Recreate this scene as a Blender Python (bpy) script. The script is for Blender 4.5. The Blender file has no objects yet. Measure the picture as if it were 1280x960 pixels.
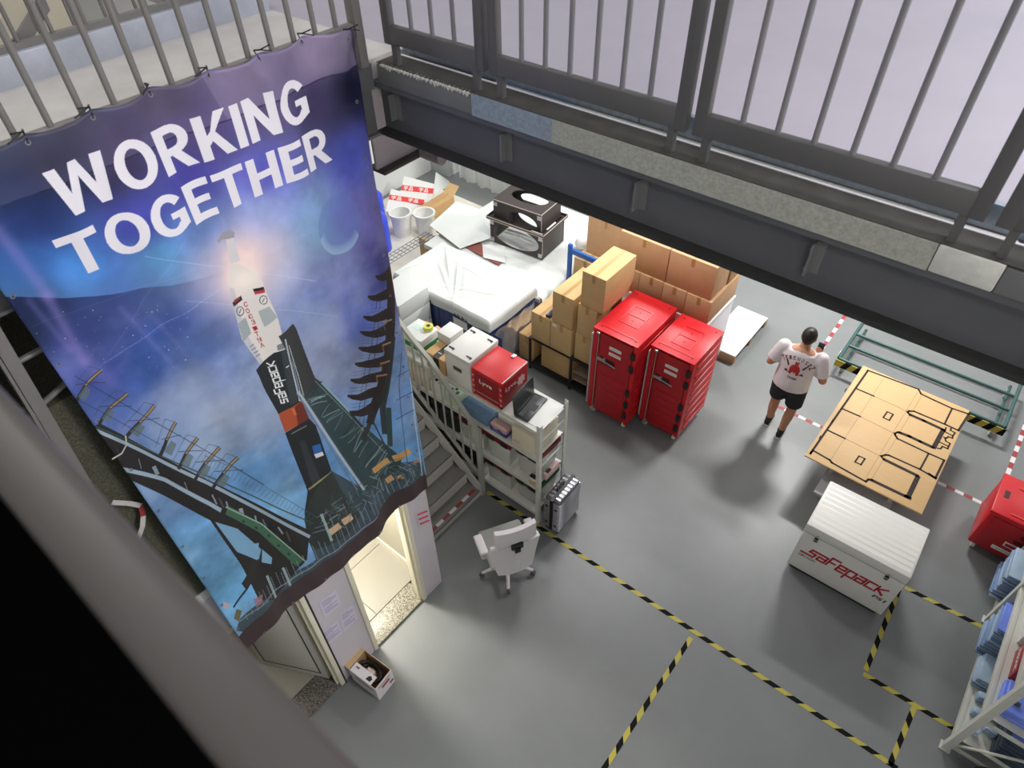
import bpy, bmesh, math, random
import numpy as np
from mathutils import Vector, Matrix
from mathutils.bvhtree import BVHTree
random.seed(7)
rng = np.random.default_rng(7)
sc = bpy.context.scene
COL = sc.collection
PI = math.pi

# ------------------------------------------------------------------ camera
FPX, PIT, ROLL, YAW, CAMZ = 838.0, 0.784482, -0.0217865, 2.2708307, 6.6
_cp, _sp = math.cos(PIT), math.sin(PIT)
FW = Vector((math.cos(YAW)*_cp, math.sin(YAW)*_cp, -_sp))
_r = Vector((math.sin(YAW), -math.cos(YAW), 0)); _u = _r.cross(FW)
RT = math.cos(ROLL)*_r + math.sin(ROLL)*_u
UP = -math.sin(ROLL)*_r + math.cos(ROLL)*_u
CAM = Vector((0, 0, CAMZ))
cd = bpy.data.cameras.new('camera'); co = bpy.data.objects.new('camera', cd); COL.objects.link(co)
cd.sensor_width = 36; cd.sensor_fit = 'HORIZONTAL'; cd.lens = FPX/1280*36
cd.clip_start = .02; cd.clip_end = 100
cd.dof.use_dof = True; cd.dof.focus_distance = 8.0; cd.dof.aperture_fstop = 4.6
co.matrix_world = Matrix(((RT.x, UP.x, -FW.x, 0), (RT.y, UP.y, -FW.y, 0), (RT.z, UP.z, -FW.z, CAMZ), (0, 0, 0, 1)))
sc.camera = co

# ------------------------------------------------------------------ light
w = bpy.data.worlds.new('hall_daylight'); sc.world = w; w.use_nodes = True
w.node_tree.nodes['Background'].inputs[0].default_value = (.93, .96, 1, 1)
w.node_tree.nodes['Background'].inputs[1].default_value = .42
def area(name, loc, sx, sy, power, color=(1, 1, 1), rot=(0, 0, 0)):
    l = bpy.data.lights.new(name, 'AREA'); l.shape = 'RECTANGLE'; l.size = sx; l.size_y = sy
    l.energy = power; l.color = color
    o = bpy.data.objects.new(name, l); COL.objects.link(o); o.location = loc; o.rotation_euler = rot
    return o
# unseen overhead lights: roof high-bays above well and gallery, plus added fills
area('unseen_top_light', (1.5, 7.0, 9.6), 4, 3, 185, (.95, .94, 1))
area('unseen_top_light', (4.6, 2.9, 9.0), 2, 1.5, 600, (1, .98, .97))  # unseen, placed to light the banner from the right
area('unseen_top_light', (2.6, -1.6, 9.4), 2, 1.2, 110, (1, .98, .96))  # unseen front fill, added to brighten the beam face and ledge strip
area('unseen_top_light', (-4.5, 1.0, 9.2), 1.5, 1.5, 60, (1, .97, .95))
# strip lights on the soffit below the gallery
for lx, ly, pw in ((-3.3, 6.0, 120), (-6.4, 6.4, 44), (-7.6, 7.6, 62), (-4.4, 9.3, 120), (-1.2, 9.6, 320), (2.6, 11, 60), (-5.0, 4.0, 20)):
    area('soffit_light', (lx, ly, 4.68), 1.2, .35, pw, (1, 1, .98))
# lamps in the two small rooms
area('room_light', (-4.5, 1.5, 2.3), .9, .5, 130, (1, .96, .88), (0, math.radians(-48), 0))
area('room_light', (-4.2, .35, 2.5), .6, .4, 7, (1, .94, .82))
vs = sc.view_settings
sc.display_settings.display_device = 'sRGB'
vs.view_transform = 'Standard'; vs.look = 'None'; vs.gamma = 1; vs.use_curve_mapping = False
vs.exposure = 0.0

# ------------------------------------------------------------------ helpers
def ray(px, py): return RT*((px-640)/FPX) - UP*((py-480)/FPX) + FW
def at(px, py, z=0.0):
    d = ray(px, py); return CAM + d*((z-CAMZ)/d.z)
def on(px, py, ax, v):
    d = ray(px, py); return CAM + d*((v-CAM[ax])/d[ax])
def lin(c): return c/12.92 if c <= .04045 else ((c+.055)/1.055)**2.4
def L(rgb): return tuple(lin(v/255) for v in rgb) + (1,)
MC = {}
def M(name, rgb=(128, 128, 128), rough=.5, metal=0., var=0., scale=6., bump=0., bscale=None, emit=0, trans=0, coat=0, stretch=None, spec=.5):
    if name in MC: return MC[name]
    m = bpy.data.materials.new(name); m.use_nodes = True; nt = m.node_tree; b = nt.nodes['Principled BSDF']
    col = L(rgb); b.inputs['Base Color'].default_value = col
    b.inputs['Roughness'].default_value = rough; b.inputs['Metallic'].default_value = metal
    b.inputs['Specular IOR Level'].default_value = spec
    if trans: b.inputs['Transmission Weight'].default_value = trans; b.inputs['IOR'].default_value = 1.3
    if coat: b.inputs['Coat Weight'].default_value = coat
    if emit: b.inputs['Emission Color'].default_value = col; b.inputs['Emission Strength'].default_value = emit
    if var or bump:
        tc = nt.nodes.new('ShaderNodeTexCoord'); mp = nt.nodes.new('ShaderNodeMapping')
        nt.links.new(tc.outputs['Object'], mp.inputs[0])
        if stretch: mp.inputs['Scale'].default_value = stretch
        nz = nt.nodes.new('ShaderNodeTexNoise'); nz.inputs['Scale'].default_value = scale; nz.inputs['Detail'].default_value = 6
        nz.inputs['Roughness'].default_value = .62
        nt.links.new(mp.outputs[0], nz.inputs['Vector'])
        if var:
            cr = nt.nodes.new('ShaderNodeValToRGB'); nt.links.new(nz.outputs['Fac'], cr.inputs[0])
            cr.color_ramp.elements[0].position = .3; cr.color_ramp.elements[1].position = .7
            cr.color_ramp.elements[0].color = tuple(c*(1-var) for c in col[:3])+(1,)
            cr.color_ramp.elements[1].color = tuple(min(1, c*(1+var)) for c in col[:3])+(1,)
            nt.links.new(cr.outputs[0], b.inputs['Base Color'])
        if bump:
            n2 = nz
            if bscale:
                n2 = nt.nodes.new('ShaderNodeTexNoise'); n2.inputs['Scale'].default_value = bscale; n2.inputs['Detail'].default_value = 4
                nt.links.new(mp.outputs[0], n2.inputs['Vector'])
            bp = nt.nodes.new('ShaderNodeBump'); bp.inputs['Strength'].default_value = bump; bp.inputs['Distance'].default_value = .02
            nt.links.new(n2.outputs['Fac'], bp.inputs['Height']); nt.links.new(bp.outputs[0], b.inputs['Normal'])
    MC[name] = m; return m
def speckle(name, base, spots, scale=60, rough=.6):
    m = bpy.data.materials.new(name); m.use_nodes = True; nt = m.node_tree; b = nt.nodes['Principled BSDF']
    b.inputs['Roughness'].default_value = rough
    tc = nt.nodes.new('ShaderNodeTexCoord'); v = nt.nodes.new('ShaderNodeTexVoronoi'); v.inputs['Scale'].default_value = scale
    nt.links.new(tc.outputs['Object'], v.inputs['Vector'])
    cr = nt.nodes.new('ShaderNodeValToRGB'); cr.color_ramp.interpolation = 'CONSTANT'
    sep = nt.nodes.new('ShaderNodeSeparateColor'); nt.links.new(v.outputs['Color'], sep.inputs[0])
    nt.links.new(sep.outputs[0], cr.inputs[0])
    els = cr.color_ramp.elements; els[0].color = L(base); els[1].position = .5; els[1].color = L(spots[0])
    for i, c in enumerate(spots[1:]):
        e = els.new(.66+.17*i); e.color = L(c)
    nt.links.new(cr.outputs[0], b.inputs['Base Color']); MC[name] = m; return m

class G:
    """collects shapes in one bmesh"""
    def __init__(s): s.bm = bmesh.new(); s.mats = []
    def _mi(s, faces, m):
        if m is None: return
        if m not in s.mats: s.mats.append(m)
        i = s.mats.index(m)
        for f in faces: f.material_index = i
    def box(s, x0, x1, y0, y1, z0, z1, bev=0, m=None, mtx=None, seg=2):
        bm = s.bm if not bev else bmesh.new()
        r = bmesh.ops.create_cube(bm, size=1)
        for v in r['verts']:
            v.co = Vector(((x0+x1)/2+v.co.x*(x1-x0), (y0+y1)/2+v.co.y*(y1-y0), (z0+z1)/2+v.co.z*(z1-z0)))
        if bev:
            bmesh.ops.bevel(bm, geom=bm.edges[:], offset=bev, segments=seg, affect='EDGES', profile=.5)
            s._merge(bm, m, mtx)
        else:
            if mtx: bmesh.ops.transform(bm, matrix=mtx, verts=r['verts'])
            if m is not None: s._mi({f for v in r['verts'] for f in v.link_faces}, m)
        return s
    def _merge(s, bm, m, mtx):
        if mtx: bmesh.ops.transform(bm, matrix=mtx, verts=bm.verts[:])
        mp = {v: s.bm.verts.new(v.co) for v in bm.verts}
        fs = []
        for f in bm.faces:
            try: fs.append(s.bm.faces.new([mp[v] for v in f.verts]))
            except ValueError: pass
        s._mi(fs, m); bm.free()
    def cyl(s, p, q, r0, r1=None, n=12, m=None, cap=True):
        p, q = Vector(p), Vector(q); r1 = r0 if r1 is None else r1
        d = (q-p); Q = d.to_track_quat('Z', 'Y')
        A = [s.bm.verts.new(p+Q@Vector((r0*math.cos(2*PI*i/n), r0*math.sin(2*PI*i/n), 0))) for i in range(n)]
        B = [s.bm.verts.new(q+Q@Vector((r1*math.cos(2*PI*i/n), r1*math.sin(2*PI*i/n), 0))) for i in range(n)]
        fs = [s.bm.faces.new((A[i], A[(i+1) % n], B[(i+1) % n], B[i])) for i in range(n)]
        if cap: fs += [s.bm.faces.new(A[::-1]), s.bm.faces.new(B)]
        s._mi(fs, m); return s
    def tube(s, pts, r, n=8, m=None):
        pts = [Vector(p) for p in pts]; rings = []
        rr = r if isinstance(r, (list, tuple)) else [r]*len(pts)
        for i, p in enumerate(pts):
            d = (pts[min(i+1, len(pts)-1)]-pts[max(i-1, 0)]).normalized()
            Q = d.to_track_quat('Z', 'Y')
            rings.append([s.bm.verts.new(p+Q@Vector((rr[i]*math.cos(2*PI*k/n), rr[i]*math.sin(2*PI*k/n), 0))) for k in range(n)])
        fs = []
        for a, b in zip(rings, rings[1:]):
            fs += [s.bm.faces.new((a[k], a[(k+1) % n], b[(k+1) % n], b[k])) for k in range(n)]
        fs += [s.bm.faces.new(rings[0][::-1]), s.bm.faces.new(rings[-1])]
        s._mi(fs, m); return s
    def loft(s, rings, m=None, caps=True):
        R = [[s.bm.verts.new(Vector(p)) for p in rg] for rg in rings]; n = len(R[0]); fs = []
        for a, b in zip(R, R[1:]):
            fs += [s.bm.faces.new((a[k], a[(k+1) % n], b[(k+1) % n], b[k])) for k in range(n)]
        if caps: fs += [s.bm.faces.new(R[0][::-1]), s.bm.faces.new(R[-1])]
        s._mi(fs, m); return s
    def lathe(s, c, prof, n=20, m=None, caps=True):
        c = Vector(c)
        return s.loft([[c+Vector((r*math.cos(2*PI*k/n), r*math.sin(2*PI*k/n), z)) for k in range(n)] for r, z in prof], m, caps)
    def prism(s, poly, d, m=None):
        """poly: list of 3D points (planar), extruded by vector d"""
        d = Vector(d); P = [Vector(p) for p in poly]
        A = [s.bm.verts.new(p) for p in P]; B = [s.bm.verts.new(p+d) for p in P]; n = len(P)
        fs = [s.bm.faces.new((A[i], A[(i+1) % n], B[(i+1) % n], B[i])) for i in range(n)]
        fs += [s.bm.faces.new(A[::-1]), s.bm.faces.new(B)]
        s._mi(fs, m); return s
    def quad(s, *P, m=None):
        f = s.bm.faces.new([s.bm.verts.new(Vector(p)) for p in P]); s._mi([f], m); return s
    def ball(s, c, r, m=None, sx=1, sy=1, sz=1, u=14, v=9):
        bm = bmesh.new(); bmesh.ops.create_uvsphere(bm, u_segments=u, v_segments=v, radius=r)
        s._merge(bm, m, Matrix.Translation(Vector(c)) @ Matrix.Diagonal((sx, sy, sz, 1))); return s
    def mesh(s, name, smooth=True):
        bmesh.ops.recalc_face_normals(s.bm, faces=s.bm.faces[:])
        me = bpy.data.meshes.new(name); s.bm.to_mesh(me); s.bm.free()
        if smooth and len(me.polygons):
            me.polygons.foreach_set('use_smooth', [True]*len(me.polygons)); me.set_sharp_from_angle(angle=math.radians(38))
        return me
def obj(name, g, mat=None, parent=None, loc=None, rz=0, smooth=True):
    me = g if isinstance(g, bpy.types.Mesh) else None
    if me is None:
        mats = g.mats[:]; me = g.mesh(name, smooth)
        for mm in (mats if mats else ([mat] if mat else [])): me.materials.append(mm)
    elif mat and not me.materials: me.materials.append(mat)
    o = bpy.data.objects.new(name, me); COL.objects.link(o)
    if parent: o.parent = parent
    if loc: o.location = loc
    if rz: o.rotation_euler = (0, 0, rz)
    return o
def tag(o, label, cat, group=None):
    o['label'] = label; o['category'] = cat
    if group: o['group'] = group
    return o
def thing(name, label, cat, loc=(0, 0, 0), rz=0, group=None):
    o = bpy.data.objects.new(name, None); COL.objects.link(o); o.location = loc; o.rotation_euler = (0, 0, rz)
    o.empty_display_size = .1
    return tag(o, label, cat, group)
def struct(name, g, mat=None, parent=None):
    o = obj(name, g, mat, parent); 
    if not parent: o['kind'] = 'structure'
    return o
def dup(root, loc=None, rz=None, label=None, group=None):
    def cp(o, par):
        c = o.copy(); COL.objects.link(c); c.parent = par
        for ch in [k for k in bpy.data.objects if k.parent == o]: cp(ch, c)
        return c
    r = cp(root, None)
    if loc is not None: r.location = loc
    if rz is not None: r.rotation_euler = (0, 0, rz)
    if label: r['label'] = label
    if group: r['group'] = group
    return r
def Rz(a, c=(0, 0, 0)):
    c = Vector(c); return Matrix.Translation(c) @ Matrix.Rotation(a, 4, 'Z') @ Matrix.Translation(-c)

# lettering: flat 2D shapes --------------------------------------------------
TXC = {}
def txt2d(s, bold=0.0):
    """triangulated outline of a word, cap height about .73"""
    if (s, bold) in TXC: return TXC[(s, bold)]
    cu = bpy.data.curves.new('t', 'FONT'); cu.body = s; cu.offset = bold; cu.resolution_u = 4
    o = bpy.data.objects.new('t', cu); COL.objects.link(o)
    dg = bpy.context.evaluated_depsgraph_get(); me = bpy.data.meshes.new_from_object(o.evaluated_get(dg))
    V = [(v.co.x, v.co.y) for v in me.vertices]; F = [tuple(p.vertices) for p in me.polygons]
    bpy.data.objects.remove(o); bpy.data.curves.remove(cu); bpy.data.meshes.remove(me)
    TXC[(s, bold)] = (V, F); return V, F
def fit(V, w, h, shear=0, cx=False):
    xs = [v[0] for v in V]; ys = [v[1] for v in V]
    x0, x1, y0, y1 = min(xs), max(xs), min(ys), max(ys)
    return [((x-x0)/(x1-x0)*w + shear*(y-y0)/(y1-y0)*h, (y-y0)/max(1e-6, y1-y0)*h) for x, y in V]
TECH = {'s': ([[(1, .96), (.12, .96), (.0, .55), (.9, .5), (.8, 0), (-.0, 0)]], 1.0),
        'S': ([[(1.9, .96), (.12, .96), (.0, .55), (.9, .5), (.8, 0), (-.9, 0)]], 1.0),
        'a': ([[(.1, .96), (1, .96), (1, 0), (0, 0), (0, .5), (1, .5)]], 1.0),
        'f': ([[(0, 0), (0, 1.35), (1.1, 1.35)], [(0, .62), (.8, .62)]], 1.0),
        'e': ([[(1, 0), (0, 0), (0, .96), (1, .96), (1, .46), (0, .46)]], 1.0),
        'p': ([[(0, -.55), (0, .96), (1, .96), (1, 0), (0, 0)]], 1.0),
        'c': ([[(1, .96), (0, .96), (0, 0), (1, 0)]], 1.0),
        'k': ([[(0, 0), (0, 1.0)], [(1.05, 1.0), (.1, .5), (1.05, -.05)]], 1.0)}
def tech2d(s, th=.2, gap=.34, wd=1.0, shear=0.0):
    V, F = [], []; x = 0
    for ch in s:
        strokes, adv = TECH[ch]
        for st in strokes:
            P = [(x+px*wd, py) for px, py in st]
            for (ax, ay), (bx, by) in zip(P, P[1:]):
                d = math.hypot(bx-ax, by-ay); ux, uy = (bx-ax)/d*th/2, (by-ay)/d*th/2
                i = len(V)
                V += [(ax-ux-uy, ay-uy+ux), (ax-ux+uy, ay-uy-ux), (bx+ux+uy, by+uy-ux), (bx+ux-uy, by+uy+ux)]
                F.append((i, i+1, i+2, i+3))
        x += adv*wd+gap
    return [(a+shear*b, b) for a, b in V], F
def decal(name, VF, o, ex, ey, mat, parent=None, off=.0015):
    """print flat shapes on a plane: o + x*ex + y*ey"""
    V, F = VF; o, ex, ey = Vector(o), Vector(ex), Vector(ey); n = ex.cross(ey).normalized()*off
    me = bpy.data.meshes.new(name); me.from_pydata([o+ex*x+ey*y+n for x, y in V], [], F); me.materials.append(mat)
    ob = bpy.data.objects.new(name, me); COL.objects.link(ob)
    if parent: ob.parent = parent
    return ob
RECT = lambda w, h, x=0, y=0: ([(x, y), (x+w, y), (x+w, y+h), (x, y+h)], [(0, 1, 2, 3)])
# ================================================================== SETTING
m_floor = M('epoxy_floor', (122, 125, 125), .4, var=.08, scale=.9, bump=.015, bscale=45)
m_white = M('white_paint', (228, 230, 228), .6, var=.02, scale=2)
m_lilac = M('gallery_screed', (170, 165, 176), .5, var=.05, scale=1.6)
m_wallp = M('pinkish_white_paint', (205, 198, 204), .6, var=.02, scale=3)
m_steel = M('dark_grey_paint', (92, 92, 95), .5, var=.07, scale=5)
m_steel2 = M('mid_grey_paint', (112, 112, 112), .5, var=.08, scale=6)
m_rail = M('grey_rail_paint', (120, 117, 115), .42, var=.05, scale=9)
m_gate = M('charcoal_rail_paint', (92, 90, 90), .42, var=.05, scale=9)
m_olive = speckle('olive_render', (74, 74, 60), [(64, 64, 52), (82, 80, 66), (96, 92, 76)], 160, .8)
m_galv = M('galvanised', (150, 160, 172), .42, .55, var=.2, scale=34)
m_conc = M('speckled_edge', (166, 166, 156), .6, var=.22, scale=75)
m_conc2 = M('bluish_edge', (140, 152, 166), .5, 0, var=.22, scale=60)
m_granite = speckle('granite', (150, 146, 130), [(112, 108, 98), (176, 172, 154), (84, 80, 72)], 120, .4)
m_tile = M('cream_tile', (146, 142, 130), .3, var=.03, scale=2)
m_grout = M('grout', (54, 51, 45), .8)
m_cream = M('cream_frame', (226, 220, 198), .45, var=.03)
m_beige = M('beige_paint', (205, 198, 178), .6, var=.04)
m_deckshade = M('deck_shade_black', (4, 4, 4), 1.0, spec=0)
m_blk = M('black_plastic', (24, 24, 25), .45)
m_dust = M('dusty_ledge', (62, 60, 57), .8, var=.25, scale=9)
m_chip = M('chipped_paint', (205, 203, 196), .8, var=.1, scale=30)

struct('floor', G().box(-9.5, 6, -3, 13, -.2, 0), m_floor)
struct('wall_left', G().box(-9.7, -9.5, -3, 13.2, 0, 10), m_white)
struct('wall_back', G().box(-9.5, 6, 13, 13.2, 0, 10), m_white)
struct('wall_right', G().box(6, 6.2, -3.2, 13.2, 0, 10), m_white)
struct('wall_front', G().box(-9.7, 6, -3.2, -3, 0, 10), m_white)
struct('trim_1', G().box(-9.5, -9.0, 8.85, 9.3, 0, 5.13, .01), M('column_shaded_grey', (196, 198, 196), .6, var=.03))  # column colour greyed to stand for its shaded side

# small rooms below the left gallery
g = G()
for y0, y1 in ((2.01, 2.256), (.89, 1.28), (-1.2, .13)): g.box(-3.05, -2.95, y0, y1, 0, 2.08)
g.box(-3.05, -2.95, -1.2, 2.256, 2.08, 2.5)
struct('wall_rooms', g, m_wallp)
g = G().box(-5.7, -3.05, 2.16, 2.256, 0, 2.5).box(-5.7, -5.6, -1.2, 2.16, 0, 2.5).box(-5.6, -3.05, 1.05, 1.12, 0, 2.5).box(-5.6, -3.05, -1.3, -1.2, 0, 2.5)
struct('wall_partition', g, M('room_paint', (184, 180, 164), .6, var=.02))
struct('ceiling', G().box(-5.7, -2.95, -1.3, 2.256, 2.505, 2.6), m_white)
fr = struct('floor_rooms', G().box(-5.6, -3.2, -1.2, 2.16, .0005, .012), m_grout)
tile = None
for i in range(4):
    for j in range(6):
        x1 = -3.205-.6*i; y0 = 2.155-.6*(j+1)
        if y0 < -1.2: continue
        if tile is None:
            tile = obj('tile', G().box(0, .594, 0, .594, 0, .009), m_tile, fr); t = tile
        else:
            t = tile.copy(); COL.objects.link(t)
        t.parent = fr; t.location = (x1-.6, y0, .0122)
struct('trim_2', G().box(-3.2, -2.95, 1.28, 2.01, .001, .03, .004), m_granite)
struct('trim_3', G().box(-3.2, -2.95, .13, .89, .001, .03, .004), speckle('dark_granite', (104, 98, 92), [(70, 66, 62), (140, 134, 126), (52, 50, 48)], 120, .4))
struct('baseboard_room', G().box(-5.6, -3.06, 2.145, 2.159, .022, .12), m_cream)
def doorframe(n, y0, y1):
    g = G()
    for ya, yb in ((y0, y0+.045), (y1-.045, y1)):
        g.box(-3.075, -2.925, ya, yb, .03, 2.08, .004).box(-3.0, -2.97, ya+(.02 if ya == y0 else -.02), yb+(.02 if ya == y0 else -.02), .03, 2.06)
    g.box(-3.075, -2.925, y0+.045, y1-.045, 2.035, 2.08, .004)
    return struct('door_%d' % n, g, m_cream)
doorframe(1, 1.28, 2.01); d2 = doorframe(2, .13, .89)
leaf = obj('door_leaf', G().box(0, .72, -.02, .02, 0, 2.0, .004), M('door_white', (224, 222, 214), .45), d2, (-3.08, .83, .035), math.radians(180+27))
obj('door_seal', G().box(.06, .66, .0205, .023, .1, .112).box(.06, .072, .0205, .023, .112, 1.9).box(.648, .66, .0205, .023, .112, 1.9).box(.06, .66, -.023, -.0205, .1, .112).box(.648, .66, -.023, -.0205, .112, 1.9), m_blk, leaf)
obj('door_handle', G().cyl((.66, .02, 1.0), (.66, .06, 1.0), .01).cyl((.66, .06, 1.0), (.55, .06, 1.0), .009).cyl((.66, -.02, 1.0), (.66, -.06, 1.0), .01).cyl((.66, -.06, 1.0), (.55, -.06, 1.0), .009), M('chrome', (200, 200, 205), .2, 1.0), leaf)
struct('trim_4', G().box(-2.945, -2.925, .89, .905, 0, 2.08), m_blk)

# blind wall above the rooms, up to the gallery
struct('wall_upper', G().box(-3.05, -2.95, -3, 2.256, 2.61, 4.42), m_olive)
struct('wall_void', G().box(-4.2, -4.1, -3, 2.256, 2.61, 5.12), m_olive)
struct('wall_corridor', G().box(-6.3, -6.2, -3, 2.25, 2.61, 9.5), m_beige)

# gallery slabs, beams, kerbs
struct('floor_gallery', G().box(-9.5, 6, 2.585, 13, 5.13, 5.33), m_lilac)
struct('floor_walkway', G().box(-4.07, -2.93, -3, 2.585, 5.13, 5.33), M('worn_screed', (192, 188, 184), .55, var=.16, scale=2.2, bump=.05, bscale=30))
struct('trim_5', G().box(-4.17, -4.07, -3, 2.585, 5.13, 5.47, .006), M('kerb_zinc', (176, 180, 192), .4, .35, var=.12, scale=5))
bm_ = struct('trim_6', G().box(-2.93, 6, 2.42, 2.432, 4.96, 5.2).box(-2.93, 6, 2.366, 2.50, 5.2, 5.228), m_steel)
struct('trim_19', G().box(-2.93, 6, 2.35, 2.50, 4.945, 4.959), M('dark_flange', (44, 43, 42), .7, var=.2, scale=7))  # bottom flange in a darker, mottled grey
for x in (-2.82, -2.04, -1.28, -.5, .3):
    obj('angle_bracket', G().box(x-.004, x+.004, 2.372, 2.4195, 5.03, 5.17).box(x+.004, x+.04, 2.412, 2.4195, 5.03, 5.17), m_steel2, bm_)
    for zz in (5.05, 5.135): obj('bolt', G().cyl((x-.004, 2.395, zz), (x-.013, 2.395, zz), .007, n=6), m_steel2, bm_)
struct('trim_7', G().box(-3.04, -2.89, -3, 2.345, 4.945, 4.96).box(-2.93, -2.918, -3, 2.345, 4.96, 5.2).box(-2.93, -2.885, -3, 2.345, 5.2, 5.33), m_steel)
struct('trim_8', G().box(-1.72, -.12, 2.355, 2.545, 5.23, 5.335), m_conc)
struct('trim_20', G().box(-2.2, -1.72, 2.355, 2.545, 5.23, 5.335), m_conc2)
struct('trim_9', G().box(-2.86, -2.203, 2.358, 2.545, 5.23, 5.33, .004).box(.085, 6, 2.358, 2.545, 5.23, 5.33, .004), m_steel2)
struct('trim_10', G().box(-.118, .083, 2.353, 2.545, 5.23, 5.336, .008), m_chip)
struct('trim_11', G().box(-2.86, 6, 2.36, 2.50, 5.3365, 5.339), m_dust)
struct('trim_12', G().box(-2.86, 6, 2.502, 2.516, 5.3365, 5.341), M('joint_white', (220, 218, 226), .6))
struct('trim_13', G().box(-2.86, -1.4, 2.552, 2.58, 5.335, 5.425).box(-1.395, 6, 2.552, 2.58, 5.335, 5.425), m_galv)
g = G()
x = -2.83
while x < -2.22:   # flaking paint along the arris
    a = random.uniform(.01, .035); h = random.uniform(.006, .022)
    g.prism([(x, 2.352, 5.332), (x+a*.5, 2.352, 5.332-h), (x+a, 2.352, 5.331), (x+a*.6, 2.352, 5.338)], (0, .012+random.random()*.012, .002)); x += a*random.uniform(.7, 1.3)
o = struct('trim_14', g, m_chip)
struct('floor_sheet', G().box(-9.4, -7.0, 5.0, 8.4, .0005, .002), M('cream_floor_sheet', (226, 222, 208), .6, var=.03))  # loose cream sheet on the floor around the tubs
# secondary beam and pipe under the gallery
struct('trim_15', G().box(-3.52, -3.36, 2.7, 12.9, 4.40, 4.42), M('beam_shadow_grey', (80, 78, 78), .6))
struct('trim_21', G().box(-3.45, -3.43, 2.7, 12.9, 4.42, 5.1), M('beam_lit_lilac', (214, 202, 208), .6))  # same beam: web coloured pale as if lit, flange dark as shade
struct('trim_16', G().cyl((-3.36, 3.08, 4.43), (-3.18, 3.08, 4.43), .05, n=20), M('pipe_end', (170, 160, 165), .5, .3))

# near bridge
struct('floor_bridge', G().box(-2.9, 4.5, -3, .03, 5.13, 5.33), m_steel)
struct('trim_17', G().box(-2.84, 4.5, -2.95, .02, 5.331, 5.345), m_deckshade)  # near-black layer on the deck, stands in for unlit shade

# ---------------------------------------------------------------- railings
def baluster(p, x, y, z0, z1, r=.0125, par=None, me=[None]):
    if me[0] is None:
        me[0] = G().cyl((0, 0, 0), (0, 0, 1), 1, n=12).mesh('baluster')
    o = bpy.data.objects.new('baluster', me[0]); COL.objects.link(o); o.parent = p
    o.location = (x, y, z0); o.scale = (r, r, z1-z0)
    if not me[0].materials: me[0].materials.append(m_rail)
    o.material_slots[0].link = 'OBJECT'; o.material_slots[0].material = par or m_rail
    return o
# left gallery railing (banner is tied to it)
t = thing('railing', 'long grey walkway railing with round bars that the blue banner is tied to', 'railing', (-2.885, .3, 5.33))
obj('bottom_rail', G().box(-.02, .02, -3.2, 1.96, .15, .215, .005), m_rail, t)
obj('top_rail', G().box(-.025, .025, -3.2, 1.96, 1.06, 1.1, .006), m_rail, t)
for y in (1.985, -1.2): obj('post', G().box(-.03, .03, y-.025, y+.025, .001, 1.1, .005), m_rail, t)
y = 2.165-.3
while y > -3.2: baluster(t, 0, y, .215, 1.06, .013); y -= .1245
# railing on the far side of the walkway
t = thing('railing', 'thin grey railing with paired bars and a slanting brace behind the walkway kerb', 'railing', (-4.12, .3, 5.47))
obj('bottom_rail', G().box(-.02, .02, -3.2, 2.2, .0, .03), m_rail, t)
obj('top_rail', G().box(-.02, .02, -3.2, 2.2, .9, .94), m_rail, t)
y = 1.9
while y > -3: baluster(t, 0, y, .03, .9, .011); baluster(t, -.03, y-.045, .03, .9, .009); y -= .17
p0 = on(-8, 112, 0, -4.12); p1 = on(60, 0, 0, -4.12)
g = G(); dv = (p1-p0).normalized(); 
g.prism([Vector((-.05, p0.y-.3-.0, p0.z-5.47-.05)), Vector((-.05, p0.y-.3, p0.z-5.47+.03)), Vector((-.05, p1.y-.3, p1.z-5.47+.03)), Vector((-.05, p1.y-.3, p1.z-5.47-.05))], (.02, 0, 0))
obj('brace', g, m_rail, t)
m_bar = M('panel_bar_lit', (126, 124, 128), .42)  # bars coloured paler than their frames to imitate side light
# right gallery: framed panels
edges = [(-2.80, -2.135), (-2.105, -1.10), (-1.07, -.035), (-.005, 1.03)]
words = ['narrow charcoal railing panel at the corner beside the banner', 'second charcoal railing panel along the gallery edge, right of the corner panel',
         'wide charcoal railing panel above the chipped white end of the speckled ledge', 'charcoal railing panel at the far right edge of the gallery']
for k, ((x0, x1), lb) in enumerate(zip(edges, words)):
    t = thing('railing', lb, 'railing', (x0, 2.40, 5.335), 0, 'framed panels of the gallery railing')
    W = x1-x0
    obj('bottom_rail', G().box(.05, W-.05, -.02, .02, .105, .19, .004), m_gate, t)
    obj('top_rail', G().box(.05, W-.05, -.02, .02, 1.03, 1.08, .004), m_gate, t)
    for a in (0, W-.052): obj('stile', G().box(a, a+.052, -.02, .02, .1, 1.08, .004), m_gate, t)
    for a in (.045, W-.075): obj('foot', G().box(a, a+.03, -.015, .015, .004, .105), m_gate, t)
    n = max(2, round((W-.1)/.132))
    for i in range(1, n): baluster(t, .05+(W-.1)*i/n, 0, .19, 1.03, .0115, m_bar)
# handrail right below the camera
t = thing('handrail', 'thick grey handrail close to the camera, crossing the lower left corner', 'railing', (-2.85, 0, 5.345))
obj('top_rail', G().box(0, 6.5, -.024, .024, .83, .87, .014, mtx=Matrix.Translation((0, .028, 0)) @ Matrix.Rotation(math.radians(-.5), 4, 'Z'), seg=3), M('near_rail_shaded', (76, 72, 70), .45), t)  # rail colour darkened to stand for a shadow falling on it
for i in range(8): obj('post', G().cyl((.4+i*.8, .003, .0), (.4+i*.8, .003, .835), .012), m_steel, t)

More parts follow.
